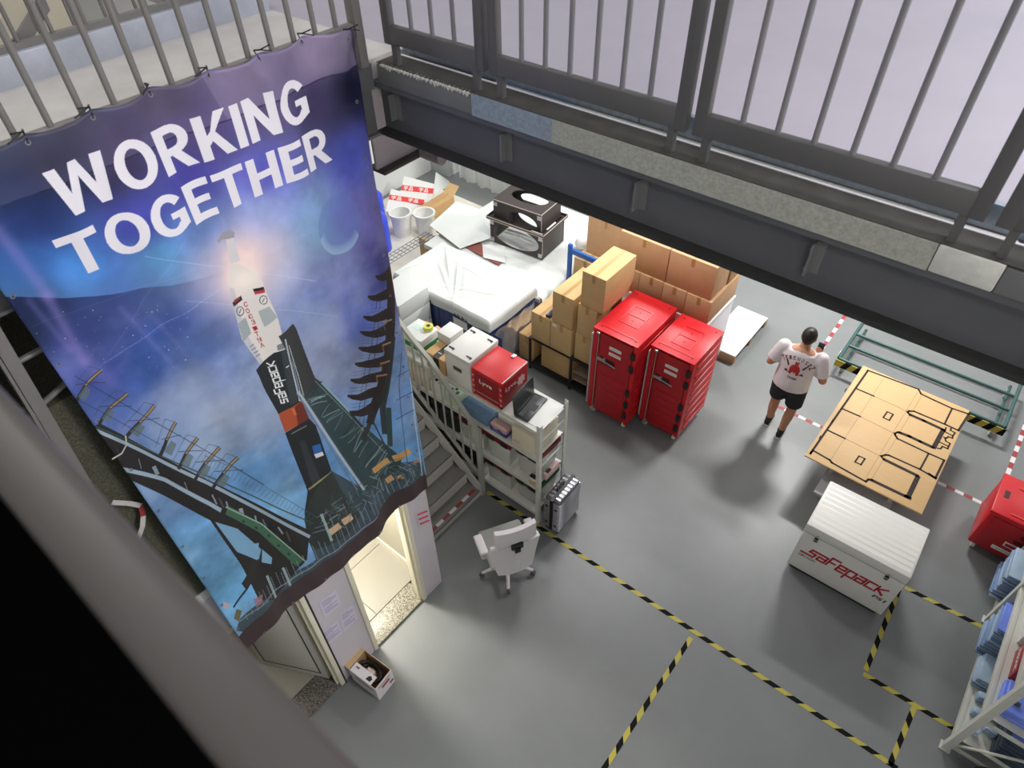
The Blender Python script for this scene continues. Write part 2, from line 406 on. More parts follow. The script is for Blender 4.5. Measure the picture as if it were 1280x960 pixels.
# grey channel frame left of the banner
t = thing('steel_frame', 'grey steel channel with cross bars beside the left edge of the banner', 'frame', tuple(on(80, 555, 0, -2.80)))
B0 = Vector(t.location); a = on(-14, 408, 0, -2.80)-B0; b = on(165, 706, 0, -2.80)-B0
ex = (b-a).normalized(); ey = Vector((-1, 0, 0)).cross(ex)
g = G(); 
for off, wd, dp in ((-.03, .05, .012), (.028, .012, .05)):
    P = [a+ey*off, a+ey*(off+wd), b+ey*(off+wd), b+ey*off]
    g.prism(P, (dp, 0, 0))
obj('channel', g, m_rail, t)
for (u0, v0), (u1, v1) in (((13, 457), (60, 432)), ((50, 507), (90, 472)), ((26, 531), (44, 515))):
    p = on(u0, v0, 0, -2.94)-B0; q = on(u1, v1, 0, -2.94)-B0
    obj('cross_bar', G().cyl(p, q, .014, n=8), m_rail, t)
# loose end of barrier tape on the dark wall
t = obj('barrier_tape', G(), None) if False else None
pts = [(140, 628), (160, 629), (176, 632), (179, 645), (178, 658), (172, 676)]
g = G(); m_tw = M('tape_white', (205, 200, 196), .5); m_tr = M('tape_red', (150, 48, 48), .5)
Q = [on(u, v, 0, -2.9+.01*math.sin(i*2)) for i, (u, v) in enumerate(pts)]
for i, (p, q) in enumerate(zip(Q, Q[1:])):
    d = (q-p).normalized(); n = d.cross(Vector((1, 0, 0))).normalized()*.014
    g.prism([p-n, q-n, q+n, p+n], (.002, 0, 0), m_tr if i == 2 else m_tw)
tag(obj('barrier_tape', g), 'loose white and red tape end on the dark wall left of the banner', 'tape')
Q = [on(u, v, 0, -2.80) for u, v in ((157, 545), (158, 556), (152, 567), (140, 574))]
tag(obj('cable_tie', G().tube(Q, .0035, 6), M('tie_white', (200, 200, 196), .5)), 'white curved strap on the left edge of the banner', 'strap')

# notices on the pier between the doors
for q, lb in ((((398, 753), (420, 737), (426, 755), (406, 772)), 'white notice sheet, topmost on the pier between the doors'),
              (((424, 768), (441, 755), (447, 773), (430, 789)), 'white notice sheet nearest the lit doorway on the pier'),
              (((401, 792), (421, 775), (428, 791), (409, 807)), 'white notice sheet lowest on the pier between the doors')):
    P = [on(u, v, 0, -2.948) for u, v in q]
    o = tag(obj('paper_notice', G().prism(P, (.0015, 0, 0)), M('notice_paper', (214, 206, 224), .6)), lb, 'notice', 'paper notices on the pier')
    a, b, d = P[0], P[1], P[3]
    VV, FF = [], []
    for k in range(9):
        if k == 4: continue
        i = len(VV); VV += [(.1, .12+k*.085), (.9 if k % 3 else .6, .12+k*.085), (.9 if k % 3 else .6, .15+k*.085), (.1, .15+k*.085)]; FF.append((i, i+1, i+2, i+3))
    decal('print', (VV, FF), a+Vector((.0018, 0, 0)), b-a, d-a, M('notice_ink', (150, 140, 175), .7), o, -.0006)
o = tag(obj('wall_sticker', G().prism([on(u, v, 0, -2.948) for u, v in ((519, 640), (534, 634), (536, 652), (524, 661))], (.001, 0, 0)), m_wallp), 'small white sticker with red print on the wall end by the stairs', 'sticker')
a, b, d = (on(u, v, 0, -2.946) for u, v in ((519, 640), (534, 634), (524, 661)))
VV, FF = [], []
for k in range(3):
    i = len(VV); VV += [(.12, .15+k*.28), (.95, .15+k*.28), (.95, .25+k*.28), (.12, .25+k*.28)]; FF.append((i, i+1, i+2, i+3))
decal('red_print', (VV, FF), a, b-a, d-a, M('red_ink', (214, 70, 96), .6), o, -.0015)

# ---------------------------------------------------------------- floor tapes
m_ty = M('tape_yellow', (180, 168, 70), .6); m_tk = M('tape_black', (20, 19, 18), .8, spec=.15)
def hazard(a, b, label, wd=.046, pitch=.115, slant=.06):
    a, b = Vector(a[:2]), Vector(b[:2]); L_ = (b-a).length; ux = (b-a)/L_; uy = Vector((-ux.y, ux.x))
    g = G(); s = 0; k = 0; z0, z1 = .0006, .0022
    def P(s, side): 
        s = min(max(s, 0), L_); q = a+ux*s+uy*side*wd/2; return (q.x, q.y, z0)
    s = -slant
    while s < L_:
        pts = [P(s, -1), P(s+pitch, -1), P(s+pitch+slant, 1), P(s+slant, 1)]
        if (Vector(pts[0])-Vector(pts[1])).length > .002 or (Vector(pts[2])-Vector(pts[3])).length > .002:
            if (Vector(pts[0])-Vector(pts[1])).length > .002 and (Vector(pts[2])-Vector(pts[3])).length > .002:
                g.prism(pts, (0, 0, z1-z0), (m_ty, m_tk)[k % 2])
        s += pitch; k += 1
    return tag(obj('hazard_tape', g, smooth=False), label, 'tape', 'black and yellow floor tapes')
hazard(at(609, 615), at(1122, 961), 'long yellow and black floor tape running from the stairs past the suitcase')
hazard(at(864, 797), at(750, 968), 'yellow and black floor tape branching off the long one towards the bottom edge')
hazard(at(1128, 727), at(1082, 838), 'yellow and black floor tape from under the white case to the corner')
hazard(at(1079, 842), at(1196, 913), 'yellow and black floor tape from the corner to the steel rack')
hazard(at(1131, 734), at(1248, 794), 'yellow and black floor tape between white case and blue bags')
hazard(at(1143, 884), at(1112, 957), 'short yellow and black floor tape joining the two long ones at bottom right')
m_fw = M('floor_tape_white', (222, 220, 220), .5); m_fr = M('floor_tape_red', (158, 52, 56), .5)
def redwhite(a, b, label, n, wd=.05, z=.0006):
    a, b = Vector(a), Vector(b); d = (b-a)/n; uy = Vector((-d.y, d.x, 0)).normalized()*wd/2
    g = G()
    for k in range(n):
        p = a+d*k; q = a+d*(k+1)
        g.prism([p-uy, q-uy, q+uy, p+uy], (0, 0, .0016), (m_fr, m_fw)[k % 2])
    for v in g.bm.verts: v.co.z += z
    return tag(obj('floor_tape', g, smooth=False), label, 'tape', 'red and white floor tapes')
redwhite(at(1071, 374), at(1013, 456), 'red and white floor tape running away beyond the walking man', 15)
redwhite(at(972, 508), at(1238, 634), 'red and white floor tape passing under the plywood board', 27)
redwhite(at(1284, 525), at(1257, 600), 'red and white floor tape behind the red crate at right', 11)
# ================================================================== BANNER
BY0, BY1, BZ0, BZ1 = .26, 2.30, 1.74, 5.64          # print area in the banner plane
BX = -2.835
IW, IH = 1000, 1912
img = np.zeros((IH, IW, 3), np.float32)
def pc(u, v):
    p = on(u, v, 0, BX); return ((p.y-BY0)/(BY1-BY0)*IW, (p.z-BZ0)/(BZ1-BZ0)*IH)
def yz(y, z): return ((y-BY0)/(BY1-BY0)*IW, (z-BZ0)/(BZ1-BZ0)*IH)
C3 = lambda c: np.array(c, np.float32)/255
# background colours, scattered samples blended smoothly
smp = [(0,185,40,50,80),(60,150,45,45,62),(200,120,62,54,80),(300,100,95,82,118),(400,72,128,112,150),(440,62,62,56,78),(432,112,14,14,44),(400,130,60,52,92),(440,200,62,72,175),
 (330,140,84,72,116),(250,170,74,62,116),(150,200,60,50,92),(60,210,30,30,58),(20,240,25,42,92),(40,280,26,46,116),(30,330,36,84,168),(100,340,52,114,196),(200,325,72,142,208),
 (250,290,82,122,204),(170,280,60,60,166),(240,230,62,56,154),(330,220,82,82,186),(330,270,122,142,204),(390,270,112,150,204),(455,280,100,90,194),(470,300,72,62,156),(480,330,52,52,126),
 (430,345,110,122,194),(350,330,156,164,208),(300,330,218,192,196),(262,340,140,152,208),(380,400,100,120,188),(450,400,82,98,180),(60,400,20,40,94),(40,422,15,26,58),(100,420,36,50,136),
 (150,390,42,66,156),(200,400,52,82,170),(90,450,86,98,180),(130,460,72,90,184),(180,460,56,92,176),(240,440,82,112,184),(250,480,112,132,184),(210,560,72,112,174),(280,520,142,156,188),
 (300,600,82,132,184),(260,560,112,142,184),(440,460,122,136,178),(400,440,126,136,178),(480,560,82,142,204),(512,570,86,152,214),(200,620,76,126,184),(230,700,102,162,210),(270,750,96,162,210),
 (290,660,102,162,214),(340,650,112,166,208),(430,560,86,142,198),(460,520,96,140,196),(495,470,96,140,200),(470,480,112,132,182),(330,490,120,140,180),(150,530,84,110,184)]
SP = np.array([pc(a, b) for a, b, *_ in smp]); SCc = np.array([c for *_, c in [((0,), s[2:]) for s in smp]], np.float32)/255
gy, gx = np.mgrid[0:IH:8, 0:IW:8].astype(np.float32)
d2 = (gx[..., None]-SP[:, 0])**2 + (gy[..., None]-SP[:, 1])**2
wt = 1/(d2+900)**1.7
low = (wt[..., None]*SCc).sum(2)/wt.sum(2)[..., None]
def up(a, h, w):
    yy = np.clip(np.linspace(0, a.shape[0]-1, h), 0, a.shape[0]-1); xx = np.clip(np.linspace(0, a.shape[1]-1, w), 0, a.shape[1]-1)
    y0 = np.floor(yy).astype(int); x0 = np.floor(xx).astype(int); y1 = np.minimum(y0+1, a.shape[0]-1); x1 = np.minimum(x0+1, a.shape[1]-1)
    fy = (yy-y0)[:, None]; fx = (xx-x0)[None, :]
    if a.ndim == 3: fy = fy[..., None]; fx = fx[..., None]
    return a[y0][:, x0]*(1-fy)*(1-fx)+a[y0][:, x1]*(1-fy)*fx+a[y1][:, x0]*fy*(1-fx)+a[y1][:, x1]*fy*fx
img[:] = up(low, IH, IW)
nz = sum(up(rng.random((int(6*k*1.9)+2, 6*k+2)).astype(np.float32), IH, IW)/k**.6 for k in (1, 2, 4, 8, 16))
nz = (nz-nz.mean())/nz.std()
img *= (1+.07*nz)[..., None]
YY, XX = np.mgrid[0:IH, 0:IW].astype(np.float32)
def poly_c(P, col, al=1.0):
    P = np.array(P); x0, x1 = int(max(0, P[:, 0].min()-1)), int(min(IW, P[:, 0].max()+2)); y0, y1 = int(max(0, P[:, 1].min()-1)), int(min(IH, P[:, 1].max()+2))
    if x1 <= x0 or y1 <= y0: return
    X, Y = XX[y0:y1, x0:x1], YY[y0:y1, x0:x1]; ins = np.zeros(X.shape, bool)
    for (ax, ay), (bx, by) in zip(P, np.roll(P, -1, 0)):
        if ay == by: continue
        c = ((ay > Y) != (by > Y)) & (X < (bx-ax)*(Y-ay)/(by-ay)+ax); ins ^= c
    s = img[y0:y1, x0:x1]; s[ins] = s[ins]*(1-al)+C3(col)*al
def poly(P, col, al=1.0): poly_c([pc(u, v) for u, v in P], col, al)
def line(p, q, wpx, col, al=1.0):
    p, q = np.array(p, float), np.array(q, float); d = q-p; n = np.array([-d[1], d[0]])/max(1e-6, np.hypot(*d))*wpx/2
    poly([p-n, q-n, q+n, p+n], col, al)
def pline(P, wpx, col, al=1.0):
    for p, q in zip(P, P[1:]): line(p, q, wpx, col, al)
def soft(p, q, wpx, col, al):
    (ax, ay), (bx_, by_) = pc(*p), pc(*q); W2_ = abs(pc(p[0]+wpx, p[1])[0]-ax); L2 = (bx_-ax)**2+(by_-ay)**2
    t_ = np.clip(((XX-ax)*(bx_-ax)+(YY-ay)*(by_-ay))/L2, 0, 1); d_ = (XX-ax-t_*(bx_-ax))**2+(YY-ay-t_*(by_-ay))**2
    k = (np.exp(-d_/(W2_*W2_))*al)[..., None]; img[:] = img*(1-k)+C3(col)*k
def glow(u, v, r, col, al):
    x, y = pc(u, v); x2, y2 = pc(u+r, v); R = math.hypot(x2-x, y2-y)
    k = np.exp(-((XX-x)**2+(YY-y)**2)/(R*R))[..., None]*al; img[:] = img*(1-k)+C3(col)*k
def shapes(V, F, f, col, al=1.0):
    for t in F: poly_c([f(*V[i]) for i in t], col, al)
# earth limb
arc = [(0,371),(40,374),(80,374),(120,371),(160,365),(200,358),(240,350),(290,337)]
ac = np.array([pc(*a) for a in arc]); o_ = np.argsort(ac[:, 0]); ya = np.interp(XX[0], ac[o_, 0], ac[o_, 1])[None, :]
fade = np.clip(1-(XX-ac[:, 0].min())/(ac[:, 0].max()-ac[:, 0].min()), 0, 1)**.6
dd = YY-ya; k = (np.where(dd > 0, np.exp(-dd/75), 0)*.45*fade)[..., None]; img[:] = img*(1-k)+C3((92, 168, 226))*k
k = (np.where(dd < 0, np.exp(dd/120), 0)*.75*fade**1.6)[..., None]; img[:] = img*(1-k)+C3((14, 24, 66))*k
cm = sum(up(rng.random((int(5*k_*1.9)+2, 4*k_+2)).astype(np.float32), IH, IW)/k_**.8 for k_ in (1, 2, 4, 8, 16, 32)); cm = (cm-cm.mean())/cm.std()
yc = pc(200, 430)[1]; rg = np.clip((yc+260-YY)/420, 0, 1)*np.clip((YY-pc(430, 640)[1]+80)/260, .25, 1)
k = (np.clip(cm*.5+.35, 0, 1)*rg*.5)[..., None]; img[:] = img*(1-k)+C3((166, 178, 202))*k
# milky band and stars
for (a, b, wd, al) in (((0,290),(62,372),11,.40),((60,372),(108,455),9,.42),((38,378),(90,440),6,.25),((150,385),(215,455),5,.2),((190,395),(235,445),4,.14),((108,455),(140,480),12,.25)): soft(a, b, wd, (150, 128, 212), al)
for _ in range(70):
    u, v = random.uniform(10, 235), random.uniform(378, 470); r = random.choice((.35, .5, .5, .9)); poly([(u-r, v), (u, v-r), (u+r, v), (u, v+r)], (210, 220, 240), .85)
# light burst
glow(300, 338, 48, (250, 205, 190), .5); glow(303, 350, 20, (252, 226, 210), .7); glow(335, 318, 34, (240, 200, 190), .25); glow(395, 300, 26, (120, 190, 205), .25)
for a, b, al in (((180,320),(300,338),.3),((300,338),(395,352),.35),((230,300),(120,470),.10),((300,345),(130,455),.25),((230,375),(420,395),.22),((300,338),(440,260),.10),((260,330),(40,410),.08)): line(a, b, 1.2, (200, 215, 240), al)
# pale moon
th = np.linspace(0, 2*PI, 48)
def ell(cx, cy, rx, ry, rot): 
    c, s = math.cos(rot), math.sin(rot); return [(cx+rx*math.cos(t)*c-ry*math.sin(t)*s, cy+rx*math.cos(t)*s+ry*math.sin(t)*c) for t in th]
poly(ell(423, 281, 27.5, 38, .12), (92, 128, 200), .5)
for i in range(5): poly([p for p in ell(423, 281, 27.5, 38, .12)[2:20]]+[p for p in ell(423, 279-i, 26-i, 36-i, .12)[2:20]][::-1], (170, 205, 225), .16)
glow(430, 262, 20, (96, 88, 190), .4)
poly([(-5,182),(430,30),(437,50),(447,82),(284,150),(213,177),(47,240),(-5,262)], (150,136,166), .22)
poly([(250,95),(430,30),(437,50),(447,82),(284,150)], (176,156,186), .22)
pline([(47,240),(213,177),(284,150),(447,82)], 2.0, (24,22,44), .55)
# headline
def strip(cx, cy, ro, so, ri, si, a0, a1, n=22):
    an = [math.radians(a0+(a1-a0)*k/n) for k in range(n+1)]
    o = [(cx+ro*math.cos(t), cy+so*math.sin(t)) for t in an]; i_ = [(cx+ri*math.cos(t), cy+si*math.sin(t)) for t in an]
    return [[o[k], o[k+1], i_[k+1], i_[k]] for k in range(n)]
box_ = lambda x0, x1, y0, y1: [(x0, y0), (x1, y0), (x1, y1), (x0, y1)]
T_ = .215
BLK = {'I': (T_, [box_(0, T_, 0, 1)]),
 'T': (.76, [box_(0, .76, .82, 1), box_(.38-T_/2, .38+T_/2, 0, .83)]),
 'E': (.6, [box_(0, T_, 0, 1), box_(T_-.01, .6, .82, 1), box_(T_-.01, .55, .42, .59), box_(T_-.01, .61, 0, .18)]),
 'H': (.77, [box_(0, T_, 0, 1), box_(.77-T_, .77, 0, 1), box_(T_-.01, .78-T_, .41, .59)]),
 'N': (.77, [box_(0, T_, 0, 1), box_(.77-T_, .77, 0, 1), [(0, 1), (.22, 1), (.77, 0), (.55, 0)]]),
 'K': (.76, [box_(0, T_, 0, 1), [(T_-.03, .36), (.49, 1), (.75, 1), (T_-.03, .22)][:3]+[(T_-.02, .30)], [(.25, .50), (.39, .62), (.78, 0), (.53, 0)], [(T_-.03, .28), (T_-.03, .52), (.36, .66), (.44, .52)]]),
 'W': (1.08, [[(0, 1), (.215, 1), (.36, 0), (.17, 0)], [(.17, 0), (.36, 0), (.62, 1), (.46, 1)], [(.46, 1), (.62, 1), (.91, 0), (.72, 0)], [(.72, 0), (.91, 0), (1.08, 1), (.865, 1)]]),
 'O': (.84, strip(.42, .5, .42, .515, .205, .335, 0, 360, 40)),
 'R': (.75, [box_(0, T_, 0, 1), box_(T_-.01, .38, .83, 1), box_(T_-.01, .38, .36, .53), [(.24, .40), (.47, .42), (.76, 0), (.52, 0)]]+strip(.37, .68, .335, .32, .13, .15, -92, 92, 16)),
 'G': (.80, strip(.42, .5, .42, .515, .205, .335, 34, 318, 34)+[box_(.44, .80, .38, .53), box_(.60, .80, .12, .40), [(.60, .12), (.80, .13), (.735, .10), (.62, .04)]])}
for s, (y0, y1), (z0, z1) in (('WORKING', (.672, 1.885), (5.222, 5.418)), ('TOGETHER', (.592, 1.952), (4.972, 5.158))):
    tot = sum(BLK[c][0] for c in s)+.085*(len(s)-1); x = 0; k_ = (y1-y0)/tot
    for c in s:
        for P in BLK[c][1]: poly_c([yz(y0+(x+px)*k_, z0+py*(z1-z0)+.010*math.sin((y0+x*k_)*3.2)) for px, py in P], (222, 216, 226))
        x += BLK[c][0]+.085
# --- rocket ---------------------------------------------------------------
W_ = (216, 208, 204)
poly([(283,296),(291,293),(300,326),(289,331)], (206,200,204)); poly([(280,292),(287,287),(293,291),(293,297),(286,300),(279,301),(276,306),(273,303)], (150,146,158)); poly([(276,270),(282,274),(286,290),(281,292)], (120,160,214), .3)
poly([(289,331),(300,331),(319,341),(327,352),(332,366),(346,396),(352,418),(359,435),(342,441),(325,456),(314,441),(302,424),(297,404),(291,381),(287,360)], W_)
poly([(287,360),(291,381),(297,404),(303,425),(325,456),(329,453),(310,420),(300,390),(294,362)], (176,176,190), .7)
glow(306, 350, 15, (250, 232, 220), .8)
poly([(297.5,405),(308,397.5),(315,417.5),(304,427)], (150,160,164)); poly([(322.5,389),(335,382.5),(346,396),(330,409)], (162,170,172)); poly([(345,431),(353,428),(356,435),(346,438)], (120,130,140))
poly([(291,379),(302,370.6),(304,376),(293,384)], (58,36,44)); poly([(293,376),(300,372),(301,375),(294,380)], (150,50,56))
poly([(315.6,361),(328,358),(329.4,361),(316.5,364.5)], (40,34,40)); poly([(316.5,364.5),(329.4,361),(330,365),(318,368)], (190,52,60))
def ring(cx, cy, r, wd, col):
    P = [(cx+r*math.cos(t), cy+r*1.15*math.sin(t)) for t in th[::3]]; pline(P+[P[0]], wd, col)
ring(301, 390, 4.8, .9, (40,40,60)); ring(328, 374.5, 4.6, .9, (40,40,60)); line((300,393),(302,387),.9,(40,40,60)); line((327,377),(329,372),.9,(40,40,60))
def glyph(ch, cx, cy, h, ang, col, bold=.02):
    V, F = txt2d(ch, bold); V = fit(V, h*.72, h); c, s = math.cos(ang), math.sin(ang)
    def f(x, y):
        x -= h*.36; y -= h*.5; return pc(cx+x*c+y*s, cy+x*s-y*c)
    shapes(V, F, f, col)
for ch, u, v in (('С',308,381.5),('О',310.5,389.5),('Ю',314,396.5),('З',317.5,403.5),('Т',322,418.5),('М',325,425.5),('А',328,432)): glyph(ch, u, v, 6.4, math.radians(-24), (170, 36, 40))
poly([(316,410),(321,408),(323,412),(319,415)], (170, 30, 36))
for k in range(4): line((312+k*2.5, 434+k*4), (318+k*2.5, 431+k*4), 2, (120,124,140), .7)
poly([(319,462),(325,456),(342,441),(359,435),(366,460),(374,499),(362,508),(345.6,516),(330,488)], (40,44,48)); poly([(350,440),(357,437),(369,500),(361,505)], (64,72,76), .7)
Vt, Ft = tech2d('safepack', .24, .35); xm = max(v[0] for v in Vt)
p0, p1 = np.array((358., 501.)), np.array((341.5, 451.)); dx = (p1-p0)/xm; up_ = np.array((-8.2, 2.6))
shapes(Vt, Ft, lambda x, y: pc(*(p0+dx*x+up_*y)), (226, 226, 226))
line((356,459),(360,456),1.2,(220,220,220))
poly([(345.6,516),(362,508),(374,499),(383,521),(367,532),(354,539)], (176,74,42)); poly([(366,507),(374,499),(383,521),(370,530)], (112,46,34)); line((363,509),(367,517),3,(214,104,56))
poly([(354,540),(367,532),(383,521),(392,530),(412,587),(398,598),(382,612),(368,575),(356,545)], (36,40,44)); poly([(372,550),(378,548),(398,598),(388,606)], (58,62,68), .7)
line((362,541),(380,530),1.2,(150,150,150),.8)
poly([(387,555.5),(397,552.5),(400,563),(390,567)], (40,96,172)); poly([(390,566),(400,562.5),(402,567),(392,571)], (205,205,210))
# flared boosters and launch base
poly([(382,612),(398,598),(412,587),(424,610),(440,632),(449,642),(430,668),(392,690),(384,672),(380,640)], (40,44,44)); line((383,610),(412,588),2.2,(150,140,90))
for k in range(14): line((405+random.random()*16, 612+k*2), (408+k*2.2+random.random()*14, 630+k*2.2), 1.0, random.choice(((150,150,150),(96,120,100),(190,190,185))), .55)
poly([(395,700),(380,650),(384,625),(400,598),(412,587),(455,612),(500,578),(526,575),(532,600),(470,648),(420,690),(320,792),(296,790),(300,775),(330,745)], (50,58,56), .8)
# service tower (right, leaning against the rocket)
poly([(347,420),(358,414),(368,406),(372,412),(396,474),(404,480),(388,492),(376,500),(366,455)], (56,58,58))
pline([(356,424),(372,500)], 2.2, (170,180,190)); pline([(361,432),(372,470),(378,496)], 1.4, (200,200,200), .8)
poly([(376,500),(390,484),(404,478),(440,520),(502,572),(500,590),(468,612),(450,612),(420,560)], (42,58,56), .88)
line((404,480),(440,518),2.4,(130,170,176)); line((440,518),(462,545),3.2,(44,48,46)); line((396,478),(486,570),1,(160,180,180),.6)
for k in range(34):
    t_ = random.random(); a = np.array((382+t_*92, 497+t_*105)); b = np.array((400+t_*92, 484+t_*88)); line(a+np.array((random.uniform(-3,3), 0)), b+np.array((random.uniform(-9, 9), random.uniform(-4, 12))), .9, random.choice(((92,128,120),(120,150,150),(30,40,40),(140,170,180))), .8)
pline([(371,488),(455,612)], 4.6, (160,174,188)); pline([(373,488),(457,612)], 1.2, (70,80,92)); pline([(368,490),(446,612)], 1.6, (104,116,128))
for a, b, wd in (((470,592),(490,578),7.5),((494,576),(511,562),7.5)): line(a, b, wd, (206,152,84))
line((408,664),(422,654),8,(206,166,126)); line((425,651),(437,643),8,(206,166,126)); line((488,606),(496,600),7,(200,150,90)); line((500,600),(505,597),5,(200,150,90)); line((516,578),(526,575),3,(190,130,90))
for k in range(120):
    t_ = random.random(); u = 400+t_*125; v = 660-t_*75+random.uniform(-26, 8); l = random.uniform(5, 18); an = random.choice((.4, 1.2, 1.9, 2.6))
    line((u, v), (u+l*math.cos(an), v+l*math.sin(an)), random.choice((.8, 1, 1.5)), random.choice(((120,150,160),(70,96,92),(150,168,172),(30,36,38),(104,130,150))), .65)
# curved hook tower at the right edge
pline([(487,340),(489,372),(488,402),(483,446),(477,493),(465,532)], 11, (46,40,40)); pline([(490,420),(484,470),(480,509),(484,545)], 6, (46,50,48), .9); pline([(477,493),(470,520),(455,552)], 6, (46,44,44), .9)
for i, (u, v) in enumerate([(468.7,344),(459,369.5),(454,395),(451,414.5),(449,434.5),(444,454),(439,474.5),(436,495),(438,515)]):
    xr = (489, 489, 488, 487, 485, 482, 480, 478, 474)[i]; L_ = xr-u
    top = [(u, v), (u+L_*.3, v-.5), (u+L_*.6, v-5), (u+L_, v-13)]; bot = [(u+L_, v+1), (u+L_*.75, v+5), (u+L_*.45, v+7.5), (u+L_*.15, v+6), (u, v+2.5)]
    poly(top+bot, (48,38,38))
    for f_ in (.4, .55): line((u+L_*f_, v+3), (u+L_*f_-2, v+18), .8, (50,54,74), .8)
    for dv in (-4, -8): line((u+3, v+dv), (u+L_*.75, v+dv-3), .5, (70,78,104), .8)
for u, v in ((484,400),(482,428),(480,451),(477,468)): line((u-6, v+3), (u+5, v-1), 2.2, (176,124,92), .85); line((u-6, v+3), (u-4, v+12), 1.2, (150,104,80), .7)
pline([(500,440),(497,480),(505,560),(512,600)], 1.2, (70,80,120), .8); pline([(511,470),(522,560),(528,600)], 1.2, (200,215,230), .8)
for v in (470, 500, 524): line((494, v), (516, v-12), 1.0, (70,60,100), .8)
pline([(470,530),(500,590)], 2, (40,70,66)); line((486,510),(490,560),5,(50,74,70))
# access arm, lower left
poly([(112,534),(125,530),(250,596),(388,664),(384,700),(345,752),(322,748),(300,705),(262,650),(205,620),(128,582)], (40,38,38))
poly([(268,652),(300,664),(330,690),(326,704),(296,690)], (112,160,196)); poly([(331,690),(343,700),(342,708),(330,706)], (120,168,200)); poly([(317,684),(327,682),(326,692)], (120,168,200))
pline([(118,537),(180,566),(262,606),(388,672)], 4.2, (146,166,182)); pline([(126,578),(206,600),(262,630),(278,640)], 5, (146,166,186)); pline([(116,532),(250,592),(390,654)], 1.6, (60,84,80))
for k in range(26):
    t_ = k/26; u = 128+t_*240; v = 552+t_*118; 
    if random.random() < .7: line((u, v), (u+random.uniform(2, 7), v+random.uniform(8, 14)), random.choice((1, 2, 5)), random.choice(((150,170,190),(30,30,32),(96,90,86),(172,186,198))), .8)
pline([(286,640),(330,664),(376,706)], 11, (62,104,78)); pline([(284,636),(330,658),(384,704)], 1.6, (150,176,160))
for q in ((306,654),(322,662),(338,672),(350,684),(362,694)): line(q, (q[0]+3, q[1]+2), 2.2, (36,50,42))
for (b, t_) in (((94,503),(128,464)),((124,531),(160,493)),((160,548),(195,508)),((200,570),(222,530)),((222,586),(250,550)),((244,600),(278,562)),((268,612),(300,574))):
    m_ = (b[0]*.5+t_[0]*.5-2, b[1]*.5+t_[1]*.5+1); pline([b, m_, t_], 4.4, (48,46,46)); pline([m_, t_], 2.4, (160,132,96))
    line((b[0]+2, b[1]-20), (t_[0]+6, t_[1]+16), .9, (44,52,70), .8); line((b[0]-6, b[1]-10), (t_[0]-14, t_[1]-4), .7, (60,70,90), .7); line((t_[0]-14, t_[1]-4), t_, .7, (60,70,90), .7)
    poly([(b[0]+4, b[1]-6), (b[0]+15, b[1]-18), (b[0]+22, b[1]-13), (b[0]+14, b[1])], (92,108,108), .75)
pline([(95,472),(330,606)], 1, (44,52,70), .7); pline([(90,496),(200,556)], .8, (44,52,70), .7)
for k in range(30):
    t_ = k/30; u = 255+t_*135; v = 582+t_*72; line((u, v), (u+6, v-12+t_*4), .6, (70,90,110), .7)
pline([(258,572),(300,590),(392,644)], .8, (70,90,110), .8)
poly([(300,728),(318,700),(324,704),(306,736)], (48,44,40)); line((292,760),(326,702),2.2,(44,46,46)); poly([(296,762),(303,764),(299,778),(293,774)], (112,104,70)); poly([(279,752),(288,756),(285,762),(279,760)], (190,170,180))
for k in range(34):
    a = np.array((306, 770)); b = np.array((520, 596)); t_ = k/34; p = a+(b-a)*t_+np.array((0, random.uniform(-3, 3))); line(p+np.array((-3, -14)), p+np.array((4, 3)), 1.0, (130,146,158), .75)
pline([(300,778),(345,742),(386,712),(440,668),(486,634),(530,600)], 1.4, (140,152,170), .8)
for q in ((336,722),(356,712),(398,640)): line(q, (q[0]+14, q[1]+34), 3.4, (150,176,176), .9)
poly([(316,748),(328,742),(326,754),(320,758)], (176,110,120), .8)
# brown hem
bot = [(290,860),(312,836),(362,786),(404,750),(446,716),(478,684),(508,658),(541,630),(556,610)]; 
poly(bot+[(530,592),(498,620),(470,646),(438,674),(398,708),(356,742),(306,788),(290,810)], (66,50,52))
lum = img.mean(2, keepdims=True); img = np.clip((lum+(img-lum)*.86)*1.07, 0, 1)
